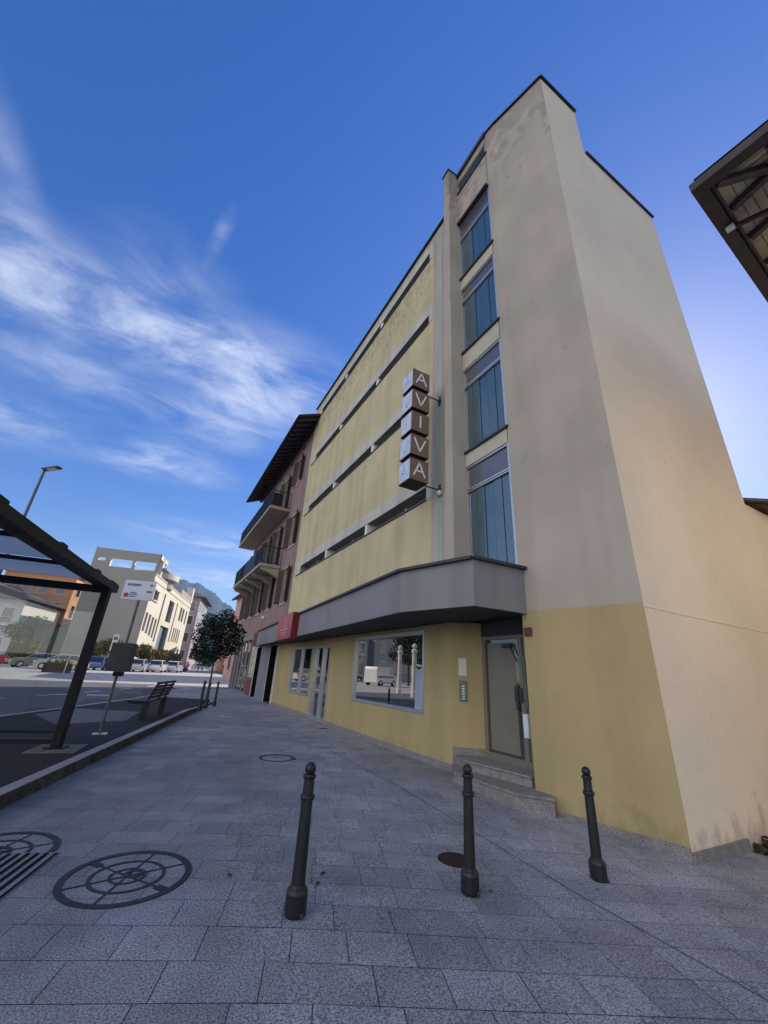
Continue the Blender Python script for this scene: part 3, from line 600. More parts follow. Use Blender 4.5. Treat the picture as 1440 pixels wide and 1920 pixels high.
# its ground floor
b = MB(); b.wall((XR, 25.6), (XR, 20.25), -.1, 3.43, [(25.6-25.4, 25.6-24.3, .0, 2.68), (25.6-22.2, 25.6-20.9, .0, 2.68)], M_GREY, .9, M_DARK, M_DARK); b.box(XR-.02, XR, 22.35, 24.2, .0, 2.66, mat('grey_blue_panel', (.19, .21, .25), .5, .4, var=.1)); b.build('ground_floor_wall', pk)
b = MB(); b.wall((XR+.3, 33), (XR+.3, 25.6), -.1, 3.43, [], M_DARK); b.box(XR-.06, XR+.3, 25.6, 33.0, 3.22, 3.44, mat('portico_beam', (.20, .21, .20), .7, .3)); b.build('shopfront', pk)
for k, y in enumerate((27.2, 28.4, 29.6, 30.8, 31.9, 32.8)): MB().box(XR-.05, XR+.06, y-.06, y+.06, .05, 3.22, mat('portico_pillar', (.24, .225, .22), .7, .3, var=.12, vscale=3)).build('pillar', pk)
b = MB(); b.box(XR+.02, XR+.06, 25.7, 27.05, 1.0, 3.2, mat('shop_poster', (.40, .40, .30), .5, .3, var=.6, vscale=5)); b.box(XR+.0, XR+.06, 25.7, 27.05, .0, 1.0, mat('shop_red_base', (.16, .05, .05), .6, .3)); b.build('poster_window', pk)
for k, y in enumerate((27.8, 29.0, 30.2, 31.35)): MB().box(XR+.22, XR+.26, y-.45, y+.45, .3, 3.1, M_GLASS).build('pane', pk)
b = MB(); b.box(XR-.45, XR-.02, 23.7, 24.9, 2.70, 3.45, M_RED2); b.build('red_panel', pk)
MB().lathe([(0, -.1), (.1, -.06), (.1, .05), (0, .1)], (XR-.15, 24.6, 4.35), M_WHITE, 10).build('lamp', pk)

# ================================================================== NEXT HOUSES ON THE RIGHT SIDE
def gable_house(name, label, cat, x0, x1, y0, y1, h, rise, wallm, roofm, over=.5, axis='y', windows=(), group=None):
    r = thing(name, label, cat, ((x0+x1)/2, (y0+y1)/2, g((x0+x1)/2, (y0+y1)/2)), group); z0 = g(x0, y0)-.3
    b = MB(); b.box(x0, x1, y0, y1, z0, h, wallm)
    if axis == 'y':
        xm = (x0+x1)/2
        for y, fl in ((y0, 0), (y1, 1)): b.face([(x0, y, h), (x1, y, h), (xm, y, h+rise)][::(-1 if fl else 1)], wallm)
    else:
        ym = (y0+y1)/2
        for x, fl in ((x0, 1), (x1, 0)): b.face([(x, y0, h), (x, y1, h), (x, ym, h+rise)][::(-1 if fl else 1)], wallm)
    b.build('wall', r)
    b = MB()
    if axis == 'y':
        sl = rise/((x1-x0)/2)
        for sgn, xe in ((-1, x0-over), (1, x1+over)):
            ze = h-over*sl; q = [(xe, y0-over, ze), (xe, y1+over, ze), (xm, y1+over, h+rise), (xm, y0-over, h+rise)]
            b.add([(a, c, d+.03) for a, c, d in q]+[(a, c, d+.22) for a, c, d in q], [(0, 3, 2, 1), (4, 5, 6, 7), (0, 1, 5, 4), (1, 2, 6, 5), (2, 3, 7, 6), (3, 0, 4, 7)], roofm)
    else:
        sl = rise/((y1-y0)/2)
        for ye in (y0-over, y1+over):
            ze = h-over*sl; q = [(x0-over, ye, ze), (x1+over, ye, ze), (x1+over, ym, h+rise), (x0-over, ym, h+rise)]
            b.add([(a, c, d+.03) for a, c, d in q]+[(a, c, d+.22) for a, c, d in q], [(0, 3, 2, 1), (4, 5, 6, 7), (0, 1, 5, 4), (1, 2, 6, 5), (2, 3, 7, 6), (3, 0, 4, 7)], roofm)
    b.build('roof', r)
    for face, a, z, w_, h_ in windows:
        f = MB(); p = MB()
        if face == 'S': f.box(a-w_/2-.1, a+w_/2+.1, y0-.06, y0-.002, z-.1, z+h_+.1, M_STONE); p.box(a-w_/2, a+w_/2, y0-.08, y0-.061, z, z+h_, M_WIN)
        if face == 'E': f.box(x1+.002, x1+.06, a-w_/2-.1, a+w_/2+.1, z-.1, z+h_+.1, M_STONE); p.box(x1+.061, x1+.08, a-w_/2, a+w_/2, z, z+h_, M_WIN)
        if face == 'W': f.box(x0-.06, x0-.002, a-w_/2-.1, a+w_/2+.1, z-.1, z+h_+.1, M_STONE); p.box(x0-.08, x0-.061, a-w_/2, a+w_/2, z, z+h_, M_WIN)
        wi = f.build('window', r); p.build('pane', wi)
    return r
nb = thing('cottage', 'low beige house with a dark tiled roof edge behind the tall side wall', 'house', (14, 6, -.2))
b = MB(); b.box(10.65, 19, 3.22, 9.5, -.6, 5.62, M_SIDE); b.build('wall', nb)
b = MB(); b.add([(11.35, 2.93, 5.66), (19.6, 2.93, 5.66), (19.6, 6.4, 7.2), (11.2, 6.4, 7.2)], [(0, 1, 2, 3), (0, 3, 2, 1)], M_TILE2); b.add([(11.35, 2.92, 5.60), (19.6, 2.92, 5.60), (19.6, 6.4, 7.1), (11.35, 6.4, 7.1)], [(0, 3, 2, 1)], M_TILE)
b.add([(10.65, 6.4, 7.2), (19.6, 6.4, 7.2), (19.6, 10, 5.6), (10.65, 10, 5.6)], [(0, 1, 2, 3)], M_TILE2)
for k in range(28): b.cyl((11.45+k*.3, 2.88, 5.68), (11.45+k*.3, 6.4, 7.24), .075, .075, M_TILE2, 8)
b.build('roof', nb)
# building across the side street whose eave reaches into the picture
ev = thing('eaves_house', 'house whose brown wooden eave with gutter and rafters hangs in from the right', 'house', (12, -5, 0))
ZE = 8.5; er = R(4); E0 = Vector((5.47, .98, 0)); ex = Vector((math.cos(er), math.sin(er), 0)); ey = Vector((-math.sin(er)*-1, -math.cos(er), 0)); ey = Vector((.08, -1, 0)).normalized()
def ep(a, c, z): p = E0+ex*a+ey*c; return (p.x, p.y, z)
OV = .95
b = MB(); b.prism([ep(OV, OV, 0)[:2], ep(16, OV, 0)[:2], ep(16, 12, 0)[:2], ep(OV, 12, 0)[:2]], -.6, ZE+.42, mat('house_render', (.82, .77, .69), .9, .2, var=.1)); b.build('wall', ev)
def eplane(off, z_e, z_i, m, b, flip=False):
    """soffit ring sloping up from the eave (z_e) to the wall (z_i)"""
    A, B, C, D = ep(off, off, z_e), ep(16, off, z_e), ep(16, 1.6, z_i), ep(1.6, 1.6, z_i); E_, F_ = ep(off, 12, z_e), ep(1.6, 12, z_i)
    for q in ((A, B, C, D), (E_, A, D, F_)): b.face(q[::-1] if flip else q, m)
b = MB(); eplane(.14, ZE+.10, ZE+.55, M_PLANK, b, True); b.build('soffit', ev)
b = MB(); eplane(-.02, ZE+.22, ZE+.85, M_TILE2, b); b.add([ep(1.6, 1.6, ZE+.85), ep(16, 1.6, ZE+.85), ep(16, 12, ZE+.85), ep(1.6, 12, ZE+.85)], [(0, 3, 2, 1), (0, 1, 2, 3)], M_TILE2); rf = b.build('roof', ev)
b = MB()
for k in range(9):
    c = .27+k*.125; zz = ZE+.092+(c-.14)*.308
    b.bar(ep(c, c, zz), ep(16, c, zz), .007, .006, M_ROOFW); b.bar(ep(c, c, zz), ep(c, 12, zz), .007, .006, M_ROOFW)
b.build('plank_joints', rf)
for k in range(9): MB().bar(ep(.75+k*.75, .16, ZE+.05), ep(.75+k*.75, 1.5, ZE+.46), .09, .11, M_RAFT).build('rafter', rf)
for k in range(6): MB().bar(ep(.16, .75+k*.75, ZE+.05), ep(1.5, .75+k*.75, ZE+.46), .09, .11, M_RAFT).build('rafter', rf)
MB().bar(ep(.16, .16, ZE+.05), ep(1.5, 1.5, ZE+.46), .10, .12, M_RAFT).build('rafter', rf)
b = MB()
for A, B in ((ep(0, .0, 0), ep(16, .0, 0)), (ep(.0, 0, 0), ep(0, 12, 0))):
    pass
b.bar(ep(-.08, 0, ZE+.02), ep(16, 0, ZE+.02), .17, .15, M_GUT); b.bar(ep(0, -.08, ZE+.021), ep(0, 12, ZE+.021), .17, .148, M_GUT)
b.bar(ep(.09, .125, ZE+.06), ep(16, .125, ZE+.06), .03, .10, M_RAFT); b.bar(ep(.125, .09, ZE+.061), ep(.125, 12, ZE+.061), .03, .10, M_RAFT)
b.build('gutter', rf)
b = MB(); P1 = ep(.95, .02, ZE-.08); P2 = ep(1.25, .75, ZE-.02); P3 = ep(1.3, OV-.04, ZE-.25); b.cyl(ep(.95, 0, ZE-.03), P1, .06, .05, M_GUT); b.cyl(P1, P2, .042, .042, M_GUT); b.cyl(P2, P3, .042, .042, M_GUT); b.cyl(P3, ep(1.3, OV-.04, -.2), .042, .042, M_GUT); b.build('downpipe', ev)
MB().cyl(ep(.93, -.005, ZE-.10), ep(.93, .10, ZE-.10), .05, .05, M_WHITE, 10).build('pipe_collar', ev)
# a further building past the pink one, its shadow lies across the road
gable_house('corner_house', 'pale rose house at the far end of the street past the pink townhouse', 'house', 8.0, 20, 43.5, 54, 9.5, 2.2, mat('rose_render', (.50, .30, .27), .9, .2, var=.08), M_TILE, .6, 'y', [('W', 46, 1.2, 1.2, 1.8), ('W', 50.5, 1.2, 1.2, 1.8), ('W', 46, 5, 1, 1.6), ('W', 50.5, 5, 1, 1.6), ('S', 11, 5, 1, 1.6)])
gable_house('corner_house', 'tall salmon house closing the far end of the street behind the tree', 'house', 13.0, 26, 78, 100, 10, 2.5, mat('salmon_render', (.55, .30, .22), .9, .2, var=.08), M_TILE, .6, 'y', [('W', 82, 1.2, 1.4, 1.8), ('W', 88, 1.2, 1.4, 1.8), ('W', 82, 5.2, 1.2, 1.6), ('W', 88, 5.2, 1.2, 1.6)])

# ================================================================== FAR MUNICIPAL BUILDING
fbz = .3; P0 = Vector((-2.25, 69.2, 0)); e1 = Vector((-.972, .233, 0)); e2 = Vector((.233, .972, 0))
fb = thing('municipal_building', 'cream concrete office building with an open roof frame beyond the car park', 'building', (-2.25, 69.2, .3))
def F(s, t, z=0): p = P0+e1*s+e2*t; return (p.x, p.y, z)
b = MB(); LB = 31.8
A_ = F(8.95, 0); Bc = F(0, 0); Ec = F(0, LB)
op = [(8.95-8.31, 8.95-7.31, 15.15, 15.7), (8.95-6.59, 8.95-3.62, 14.4, 15.68), (8.95-3.30, 8.95-.35, 14.25, 15.7)]
b.wall(A_[:2], Bc[:2], -.2, 17.05, op, M_CREAM_SHADE, .55, M_CREAM)
b.face([F(0, .55, 13.6), F(8.95, .55, 13.6), F(8.95, .55, 17.05), F(0, .55, 17.05)][:0] or [F(0, .6, 13.6), F(8.95, .6, 13.6), F(8.95, .6, 13.9), F(0, .6, 13.9)], M_CREAM_SHADE)
for s0, s1, z0, z1 in ((0, .35, 13.9, 17.05), (3.3, 3.62, 13.9, 17.05), (6.59, 7.31, 13.9, 17.05), (8.31, 8.95, 13.9, 17.05)):
    b.face([F(s0, .55, z0), F(s1, .55, z0), F(s1, .55, z1), F(s0, .55, z1)], M_CREAM_SHADE)
b.face([F(0, .55, 15.7), F(8.95, .55, 15.7), F(8.95, .55, 17.05), F(0, .55, 17.05)], M_CREAM_SHADE)
b.face([F(0, 0, 17.05), F(8.95, 0, 17.05), F(8.95, .56, 17.05), F(0, .56, 17.05)][::-1], M_CREAM)
rw = [(2.0, 4.6, 10.2, 12.0), (8.0, 9.0, 4.5, 12.3), (12.5, 16.4, 8.2, 11.9), (18.5, 19.4, 5, 12.2), (22.5, 24.3, 9.4, 12.0), (25.0, 26.8, 9.4, 12.0), (28.6, 30, 9.2, 12.0),
      (.5, 1.7, 5.6, 8.3), (2.4, 3.6, 5.4, 8.2), (4.3, 5.5, 5.2, 8.0), (6.2, 7.3, 5.0, 7.9), (10.5, 16.8, .5, 7.3), (20.6, 21.6, 5.2, 7.8), (22.4, 23.4, 5.2, 7.8), (24.2, 25.2, 5.2, 7.8), (26, 27, 5.2, 7.8), (28.3, 30.5, .5, 4.2), (20, 26, .5, 3.6), (2, 7, .5, 3.4)]
b.wall(Bc[:2], Ec[:2], -.2, 13.9, rw, M_CREAM, .5, M_CREAM, M_WIN)
b.wall(Ec[:2], F(9, LB)[:2], -.2, 13.9, [], M_CREAM_SHADE); b.wall(F(9, LB)[:2], A_[:2], -.2, 13.9, [], M_CREAM_SHADE)
b.prism([F(.02, .02)[:2], F(8.9, .02)[:2], F(8.9, LB-.02)[:2], F(.02, LB-.02)[:2]], 12.9, 13.2, M_CREAM_SHADE)
b.build('wall', fb)
b = MB(); b.prism([F(0, 2.4)[:2], F(.6, 2.4)[:2], F(.6, 3.1)[:2], F(0, 3.1)[:2]], 13.9, 17.05, M_CREAM); b.prism([F(-.0, .57)[:2], F(.6, .57)[:2], F(.6, 4.9)[:2], F(-.0, 4.9)[:2]], 16.4, 17.05, M_CREAM); b.prism([F(-.6, 2.6)[:2], F(.4, 2.6)[:2], F(.4, 5.6)[:2], F(-.6, 5.6)[:2]], 15.3, 15.5, M_CREAM_SHADE); b.build('roof_frame', fb)
b = MB(); b.prism([F(-.1, 30.2)[:2], F(1.2, 30.2)[:2], F(1.2, LB)[:2], F(-.1, LB)[:2]], 13.9, 17.3, M_CREAM); b.prism([F(0, 20)[:2], F(4, 20)[:2], F(4, 30)[:2], F(0, 30)[:2]], 13.9, 15.2, M_CREAM_SHADE); b.build('roof_pier', fb)
b = MB(); c = F(2.4, 9.5); b.cyl((c[0], c[1], 14.6), (c[0], c[1], 15.6), 3.6, 3.6, M_CREAM, 36); b.cyl((c[0], c[1], 13.2), (c[0], c[1], 14.6), 2.9, 2.9, M_CREAM_SHADE, 30); b.build('round_roof', fb)
b = MB()
b.prism([F(-.06, 0.01)[:2], F(0, 0.01)[:2], F(0, LB)[:2], F(-.06, LB)[:2]], 12.9, 13.0, M_CREAM_SHADE)
b.prism([F(-.10, 0)[:2], F(0.1, 0)[:2], F(0.1, LB)[:2], F(-.10, LB)[:2]], 13.88, 14.05, M_CREAM); b.build('parapet', fb)
b = MB()
for (s0, s1, z0, z1) in rw[:1]: 
    for q in ((s0, s1, z0, z0+.2), (s0, s1, z1-.2, z1)): b.prism([F(-.2, q[0])[:2], F(0, q[0])[:2], F(0, q[1])[:2], F(-.2, q[1])[:2]], q[2], q[3], M_CREAM)
b.build('window_surround', fb)
# roofed building behind, and the pale one right of it
def obb_house(name, label, c, hw, hd, rot, h, rise, wm, rm, wins_, over=.7):
    r = thing(name, label, 'house', (c[0], c[1], .3)); ca, sa = math.cos(rot), math.sin(rot)
    T = lambda x, y, z: (c[0]+x*ca-y*sa, c[1]+x*sa+y*ca, z+.3)
    b = MB(); b.prism([T(-hw, -hd, 0)[:2], T(hw, -hd, 0)[:2], T(hw, hd, 0)[:2], T(-hw, hd, 0)[:2]], -.2, h+.3, wm); b.build('wall', r)
    b = MB(); o = over; q = [T(-hw-o, -hd-o, h), T(hw+o, -hd-o, h), T(hw+o, hd+o, h), T(-hw-o, hd+o, h), T(-hw*.35, 0, h+rise), T(hw*.35, 0, h+rise)]
    b.add(q, [(0, 1, 5, 4), (1, 2, 5), (2, 3, 4, 5), (3, 0, 4), (3, 2, 1, 0)], rm); b.build('roof', r)
    for f, x, z, w_, h_ in wins_:
        fr = MB(); pn = MB()
        if f == 'S': fr.bar(T(x-w_/2-.1, -hd-.02, z+h_/2), T(x+w_/2+.1, -hd-.02, z+h_/2), .06, h_+.2, M_WHITE); pn.bar(T(x-w_/2, -hd-.06, z+h_/2), T(x+w_/2, -hd-.06, z+h_/2), .04, h_, M_WIN)
        else: fr.bar(T(hw+.02, x-w_/2-.1, z+h_/2), T(hw+.02, x+w_/2+.1, z+h_/2), .06, h_+.2, M_WHITE); pn.bar(T(hw+.06, x-w_/2, z+h_/2), T(hw+.06, x+w_/2, z+h_/2), .04, h_, M_WIN)
        wi = fr.build('window', r); pn.build('pane', wi)
    return r
grid = lambda f, xs_, zs_, w_, h_: [(f, x, z, w_, h_) for x in xs_ for z in zs_]
obb_house('street_house', 'grey house with a dark hipped roof behind the cream office building', (4.3, 118), 5.0, 8, R(-12), 16.6, 2.6, mat('mauve_render', (.36, .32, .32), .9, .2, var=.08), M_TILE2, grid('S', (-3.6, -1.2, 1.2, 3.6), (2, 6, 10, 13.4), 1.1, 2)+grid('E', (-5, -1, 3), (2, 6, 10, 13.4), 1.2, 2), 1.2)
obb_house('street_house', 'orange house with grey shutters and white balcony left of the office building', (-19.0, 97), 5.6, 6, R(-14), 14.8, 2.0, mat('orange_render', (.66, .33, .17), .9, .2, var=.06), M_TILE, grid('S', (-4, -1.6, .9, 3.6), (7.6, 11.4), 1.3, 2.2)+grid('E', (-4, -1, 2), (7.6, 11.4), 1.2, 2.2))
wh = obb_house('street_house', 'white house with a grey brown tiled roof and balconies behind the car park', (-23.6, 86), 6.5, 5, R(-14), 8.8, 2.6, mat('white_render', (.62, .60, .54), .9, .2, var=.06), M_TILE2, grid('S', (-4.5, -1.4, 2, 4.8), (1.2, 5.4), 1.3, 2.1), 1.0)
obb_house('street_house', 'dark green glazed shop at the foot of the orange house', (-14.2, 84.5), 3.8, 3, R(-14), 5.6, .5, mat('shop_green', (.025, .05, .045), .3, .5), mat('awning_red', (.22, .05, .05), .8, .2), [], .9)
obb_house('street_house', 'grey house with a brown roof at the far left behind the shelter', (-36, 88), 6, 6, R(-14), 11.5, 3, mat('grey_render', (.30, .30, .28), .9, .2), M_TILE, grid('S', (-3.5, 0, 3.5), (2, 6), 1.2, 2))
for nm_, dx, dz in (('balcony', 2.5, 5.0),):
    b = MB(); ca, sa = math.cos(R(-14)), math.sin(R(-14)); T = lambda x, y, z: (-23.6+x*ca-y*sa, 86+x*sa+y*ca, z+.3)
    b.bar(T(-5, -5.6, 5.0), T(6, -5.6, 5.0), 1.2, .18, M_WHITE); bl = b.build('balcony', wh)
    b = MB(); rail(b, [T(-5, -6.15, 0)[:2], T(6, -6.15, 0)[:2]], 5.4, 6.4, M_WHITE, .3); b.build('railing', bl)

def translucent(name, col):
    m = bpy.data.materials.new(name); m.use_nodes = True; t = m.node_tree; t.nodes.clear(); o = t.nodes.new('ShaderNodeOutputMaterial'); mx = t.nodes.new('ShaderNodeMixShader'); tl = t.nodes.new('ShaderNodeBsdfTranslucent'); gl = t.nodes.new('ShaderNodeBsdfGlossy')
    tl.inputs[0].default_value = (*col, 1); gl.inputs['Roughness'].default_value = .15; mx.inputs[0].default_value = .12; t.links.new(tl.outputs[0], mx.inputs[1]); t.links.new(gl.outputs[0], mx.inputs[2]); t.links.new(mx.outputs[0], o.inputs[0]); return m
M_RGL = translucent('tinted_roof_glass', (.24, .30, .38))
# ================================================================== BUS SHELTER
sh = thing('bus_shelter', 'dark steel bus shelter with a glass end panel and a flat glazed roof', 'bus shelter', (-1.04, 9.34, KT))
sdv = Vector((.146, .989, 0)); sdu = Vector((-.989, .146, 0)); S0 = Vector((-1.04, 9.30, 0))
def S(a, c, z): p = S0+sdu*a+sdv*c; return (p.x, p.y, z)           # a: away from the pavement, c: along it
b = MB(); b.bar(S(0, 0, KT+.02), S(0, 0, 2.86), .13, .20, M_SHEL, up=tuple(sdv)); post = b.build('post', sh, bevel=.008)
b = MB(); b.bar(S(0, -6.2, KT+.02), S(0, -6.2, 2.86), .13, .20, M_SHEL, up=tuple(sdv)); b.build('post', sh, bevel=.008)
for c in (0, -6.2):
    b = MB(); b.bar(S(2.6, c, KT+.02), S(2.6, c, 2.86), .10, .10, M_SHEL, up=tuple(sdv)); b.build('post', sh, bevel=.008)
b = MB(); b.bar(S(0, .42, 2.90), S(0, -6.6, 2.90), .16, .13, M_SHEL); b.bar(S(.22, .12, 2.97), S(.22, -6.5, 2.97), .08, .16, M_SHEL); b.cyl(S(-.02, .35, 2.95), S(-.02, .0, 2.95), .07, .07, M_SHEL, 10)
b.bar(S(2.6, .2, 2.90), S(2.6, -6.6, 2.90), .12, .12, M_SHEL); b.bar(S(0, .02, 2.84), S(2.6, .02, 2.84), .08, .10, M_SHEL)
for c in (-1.55, -3.1, -4.65, -6.2): b.bar(S(0, c, 2.95), S(2.6, c, 2.95), .04, .06, M_SHEL)
b.build('roof_frame', sh)
b = MB()
for c0, c1 in ((.0, -1.52), (-1.58, -3.07), (-3.13, -4.62), (-4.68, -6.2)): b.add([S(.1, c0, 2.985), S(2.55, c0, 2.985), S(2.55, c1, 2.985), S(.1, c1, 2.985)], [(0, 1, 2, 3)], M_RGL)
b.build('roof_panel', sh)
b = MB()
for c in (-.9, -2.6, -4.3): MB().bar(S(-.02, c, 2.985), S(-.02, c-.2, 2.985), .10, .04, M_SHEL).build('roof_clip', sh)
def thin_glass():
    m = bpy.data.materials.new('clear_glass'); m.use_nodes = True; t = m.node_tree; t.nodes.clear(); o = t.nodes.new('ShaderNodeOutputMaterial'); mx = t.nodes.new('ShaderNodeMixShader'); tr = t.nodes.new('ShaderNodeBsdfTransparent'); gl = t.nodes.new('ShaderNodeBsdfGlossy'); fr = t.nodes.new('ShaderNodeFresnel')
    tr.inputs[0].default_value = (.84, .87, .87, 1); gl.inputs['Roughness'].default_value = .02; fr.inputs[0].default_value = 1.5
    t.links.new(fr.outputs[0], mx.inputs[0]); t.links.new(tr.outputs[0], mx.inputs[1]); t.links.new(gl.outputs[0], mx.inputs[2]); t.links.new(mx.outputs[0], o.inputs[0]); return m
M_CLEAR = thin_glass()
b = MB(); b.bar(S(.08, 0, 1.59), S(2.55, 0, 1.59), .012, 2.34, M_CLEAR); b.build('glass_panel', sh)
for z_, h_ in ((.40, .05), (2.775, .04), (.26, .07)): MB().bar(S(.08, 0, z_), S(2.55, 0, z_), .05, h_, M_SHEL).build('rail', sh)
b = MB(); p = S(0, -.02, 0); b.prism([S(-.38, -.4, 0)[:2], S(.32, -.4, 0)[:2], S(.32, .35, 0)[:2], S(-.38, .35, 0)[:2]], KT-.02, KT+.012, mat('concrete_pad', (.19, .17, .14), .9, .2, var=.2, vscale=7)); b.bar(S(-.14, 0, KT+.02), S(.14, 0, KT+.02), .3, .02, M_SHEL); b.build('base_plate', sh)

# bus stop pole with flag and cabinet
bs = thing('bus_stop', 'grey bus stop pole with a white flag sign and a dark cabinet behind the shelter', 'bus stop', (-.55, 10.81, KT))
b = MB(); b.cyl((-.55, 10.81, KT), (-.55, 10.81, 3.0), .030, .030, mat('pole_steel', (.17, .15, .13), .5, .5, metal=.3, var=.2, vscale=8), 10); b.build('pole', bs, smooth=False)
b = MB(); b.box(-.68, -.42, 10.70, 10.92, KT+.004, KT+.02, M_ALU); b.build('foot_plate', bs)
cr = R(-18); cxv = Vector((math.cos(cr), math.sin(cr), 0))
Pc = Vector((-.555, 10.76, 1.64)); b = MB(); b.bar(Pc-cxv*.22, Pc+cxv*.22, .22, .58, mat('cabinet_grey', (.055, .065, .062), .45, .4, var=.1)); b.build('cabinet', bs, bevel=.015)
b = MB(); b.bar(Pc-cxv*.06+Vector((0, 0, -.34)), Pc+cxv*.12+Vector((0, 0, -.34)), .12, .09, M_SHEL); b.build('clamp', bs)
Pf = Vector((-.60, 10.76, 3.09)); b = MB(); b.bar(Pf-cxv*.33, Pf+cxv*.33, .03, .44, mat('flag_white', (.60, .63, .70), .4, .4, var=.04)); fl = b.build('flag', bs)
b = MB(); nf = Vector((cxv.y, -cxv.x, 0))*.019
def fbar(a0, a1, z, h, m): b.bar(Pf+cxv*a0+nf+Vector((0, 0, z)), Pf+cxv*a1+nf+Vector((0, 0, z)), .006, h, m)
fbar(-.28, -.19, -.12, .09, mat('logo_red', (.45, .02, .06), .5, .4)); M_TXT = mat('sign_text_grey', (.16, .17, .22), .5, .3)
b2 = random.Random(4)
for z, a0, a1, h in ((.12, -.26, .02, .05), (.13, .22, .29, .05), (-.06, -.16, -.02, .022), (-.10, -.16, .0, .022), (-.145, -.16, -.04, .022), (-.02, .18, .29, .045)):
    a = a0
    while a < a1: wv = b2.uniform(.012, .03); fbar(a, min(a+wv, a1), z, h, M_TXT); a += wv+.008
b.build('lettering', fl)

# bench
bn = thing('bench', 'dark slatted park bench standing on the platform with its back to the pavement', 'bench', (.5, 13.9, KT))
bd = Vector((.265, .964, 0)); bl_ = Vector((-.964, .265, 0)); B0 = Vector((.27, 12.95, KT))
def Bp(a, c, z): p = B0+bd*a+bl_*c; return (p.x, p.y, KT+z)
b = MB()
for k in range(5): b.bar(Bp(-.05, .10+k*.10, .45), Bp(1.95, .10+k*.10, .45), .075, .035, M_SHEL)
b.build('seat', bn)
b = MB()
for k in range(5): b.bar(Bp(-.05, .045-k*.028, .56+k*.085), Bp(1.95, .045-k*.028, .56+k*.085), .03, .06, M_SHEL)
b.build('backrest', bn)
for a in (.05, 1.75):
    b = MB(); b.bar(Bp(a, .12, .0), Bp(a, .10, .45), .16, .10, M_IRON); b.bar(Bp(a, .10, .44), Bp(a, -.08, .93), .05, .05, M_IRON); b.bar(Bp(a, .06, .42), Bp(a, .56, .42), .05, .06, M_IRON); b.build('leg', bn)
b = MB(); b.bar(Bp(.9, .06, .44), Bp(.9, -.08, .93), .05, .05, M_IRON); b.build('back_stay', bn)

# ================================================================== BOLLARDS
def bollard_mesh(loc):
    r = thing('bollard', '', 'bollard', loc, 'dark cast iron bollards')
    b = MB(); b.lathe([(.075, 0), (.078, .02), (.078, .13), (.070, .15), (.056, .165), (.050, .175)], loc, M_BOL, 12); b.build('base', r)
    b = MB(); b.lathe([(.050, .172), (.047, .40), (.043, .66), (.043, .68), (.054, .685), (.056, .70), (.054, .715), (.042, .72), (.040, .82), (.050, .825), (.052, .84), (.046, .85), (.026, .86)], loc, M_BOL, 20); b.build('shaft', r, smooth=False)
    b = MB(); b.lathe([(.022, .855)]+[(.044*math.cos(a), .888+.044*math.sin(a)) for a in [R(x) for x in range(-50, 91, 14)]], loc, M_BOL, 16); b.build('finial', r, smooth=True)
    b = MB(); b.cyl((loc[0]+.02, loc[1]-.085, loc[2]+.004), (loc[0]+.02, loc[1]-.07, loc[2]+.03), .012, .012, M_IRON); b.build('anchor_bolt', r)
    return r
p = (1.315, 3.47, 0); b0 = bollard_mesh((p[0], p[1], g(*p[:2]))); b0['label'] = 'nearest bollard, the left of the three standing in the foreground paving'
def put_bollard(x, y, lab, z=None, grp='dark cast iron bollards'):
    c = copy_thing(b0, (x, y, g(x, y) if z is None else z), 0, lab); return c
put_bollard(2.80, 3.33, 'middle foreground bollard in front of the entrance steps and the round dark lid')
put_bollard(4.26, 3.17, 'foreground bollard closest to the blank yellow tower wall')
put_bollard(1.80, 15.6, 'thin dark bollard next to the kerb end left of the tree trunk', kz(15.6)+.0)
put_bollard(2.28, 18.0, 'thin dark bollard just right of the tree trunk', .03)
put_bollard(2.75, 19.2, 'farthest thin bollard at the end of the kerb on the pavement side', .02)

# ================================================================== COVERS IN THE PAVEMENT
def lift(x, y): return g(x, y)+.004
mc = thing('manhole_cover', 'round paved manhole cover with iron rings and spokes in the foreground', 'manhole cover', (.24, 4.46, 0))
def cover(mb, c, r, half=False):
    z0, z1 = .0, .007
    a0, a1 = (0, 2*math.pi)
    mb.ring(c, r*.895, r, z0, z1, M_IRON, 64, a0, a1); mb.ring(c, r*.53, r*.585, z0, z1-.001, M_IRON, 48, a0, a1); mb.ring(c, r*.24, r*.29, z0, z1-.002, M_IRON, 32)
    mb.ring((c[0]+r*.10, c[1]+.02), r*.10, r*.145, z0, z1+.001, M_IRON, 24)
    for k, a in enumerate((10, 62, 128, 190, 243, 308)):
        ca, sa = math.cos(R(a)), math.sin(R(a)); mb.bar((c[0]+ca*r*.05*(k % 2), c[1]+sa*r*.05*(k % 2), .003), (c[0]+ca*r*.9, c[1]+sa*r*.9, .003), .013, .0055+.0004*k, M_IRON)
        if k in (2, 5): mb.bar((c[0]+ca*r*.70, c[1]+sa*r*.70, .003), (c[0]+ca*r*.88, c[1]+sa*r*.88, .003), .06, .0085+.0004*k, M_IRON)
b = MB(); cover(b, (.24, 4.46), .475); b.build('iron_ring', mc)
m2 = thing('manhole_cover', 'round ringed manhole cover cut by a slotted grate at the left edge', 'manhole cover', (-.78, 5.32, 0))
b = MB(); cover(b, (-.80, 5.30), .475); b.build('iron_ring', m2)
gt = thing('drain_grate', 'slotted drain grate with long dark bars at the lower left edge', 'drain grate', (-1.0, 4.6, 0))
b = MB(); bs_ = MB()
ga = R(16.5)
def UV(u, v): return (math.cos(ga)*u+math.sin(ga)*v, -math.sin(ga)*u+math.cos(ga)*v)
bs_.prism([UV(-1.74, 3.85), UV(-1.74, 4.82), UV(-3.0, 4.82), UV(-3.0, 3.85)], -.003, .009, mat('grate_slab', (.26, .26, .27), .8, .2, fine=.4, fscale=90)); bs_.build('slab', gt)
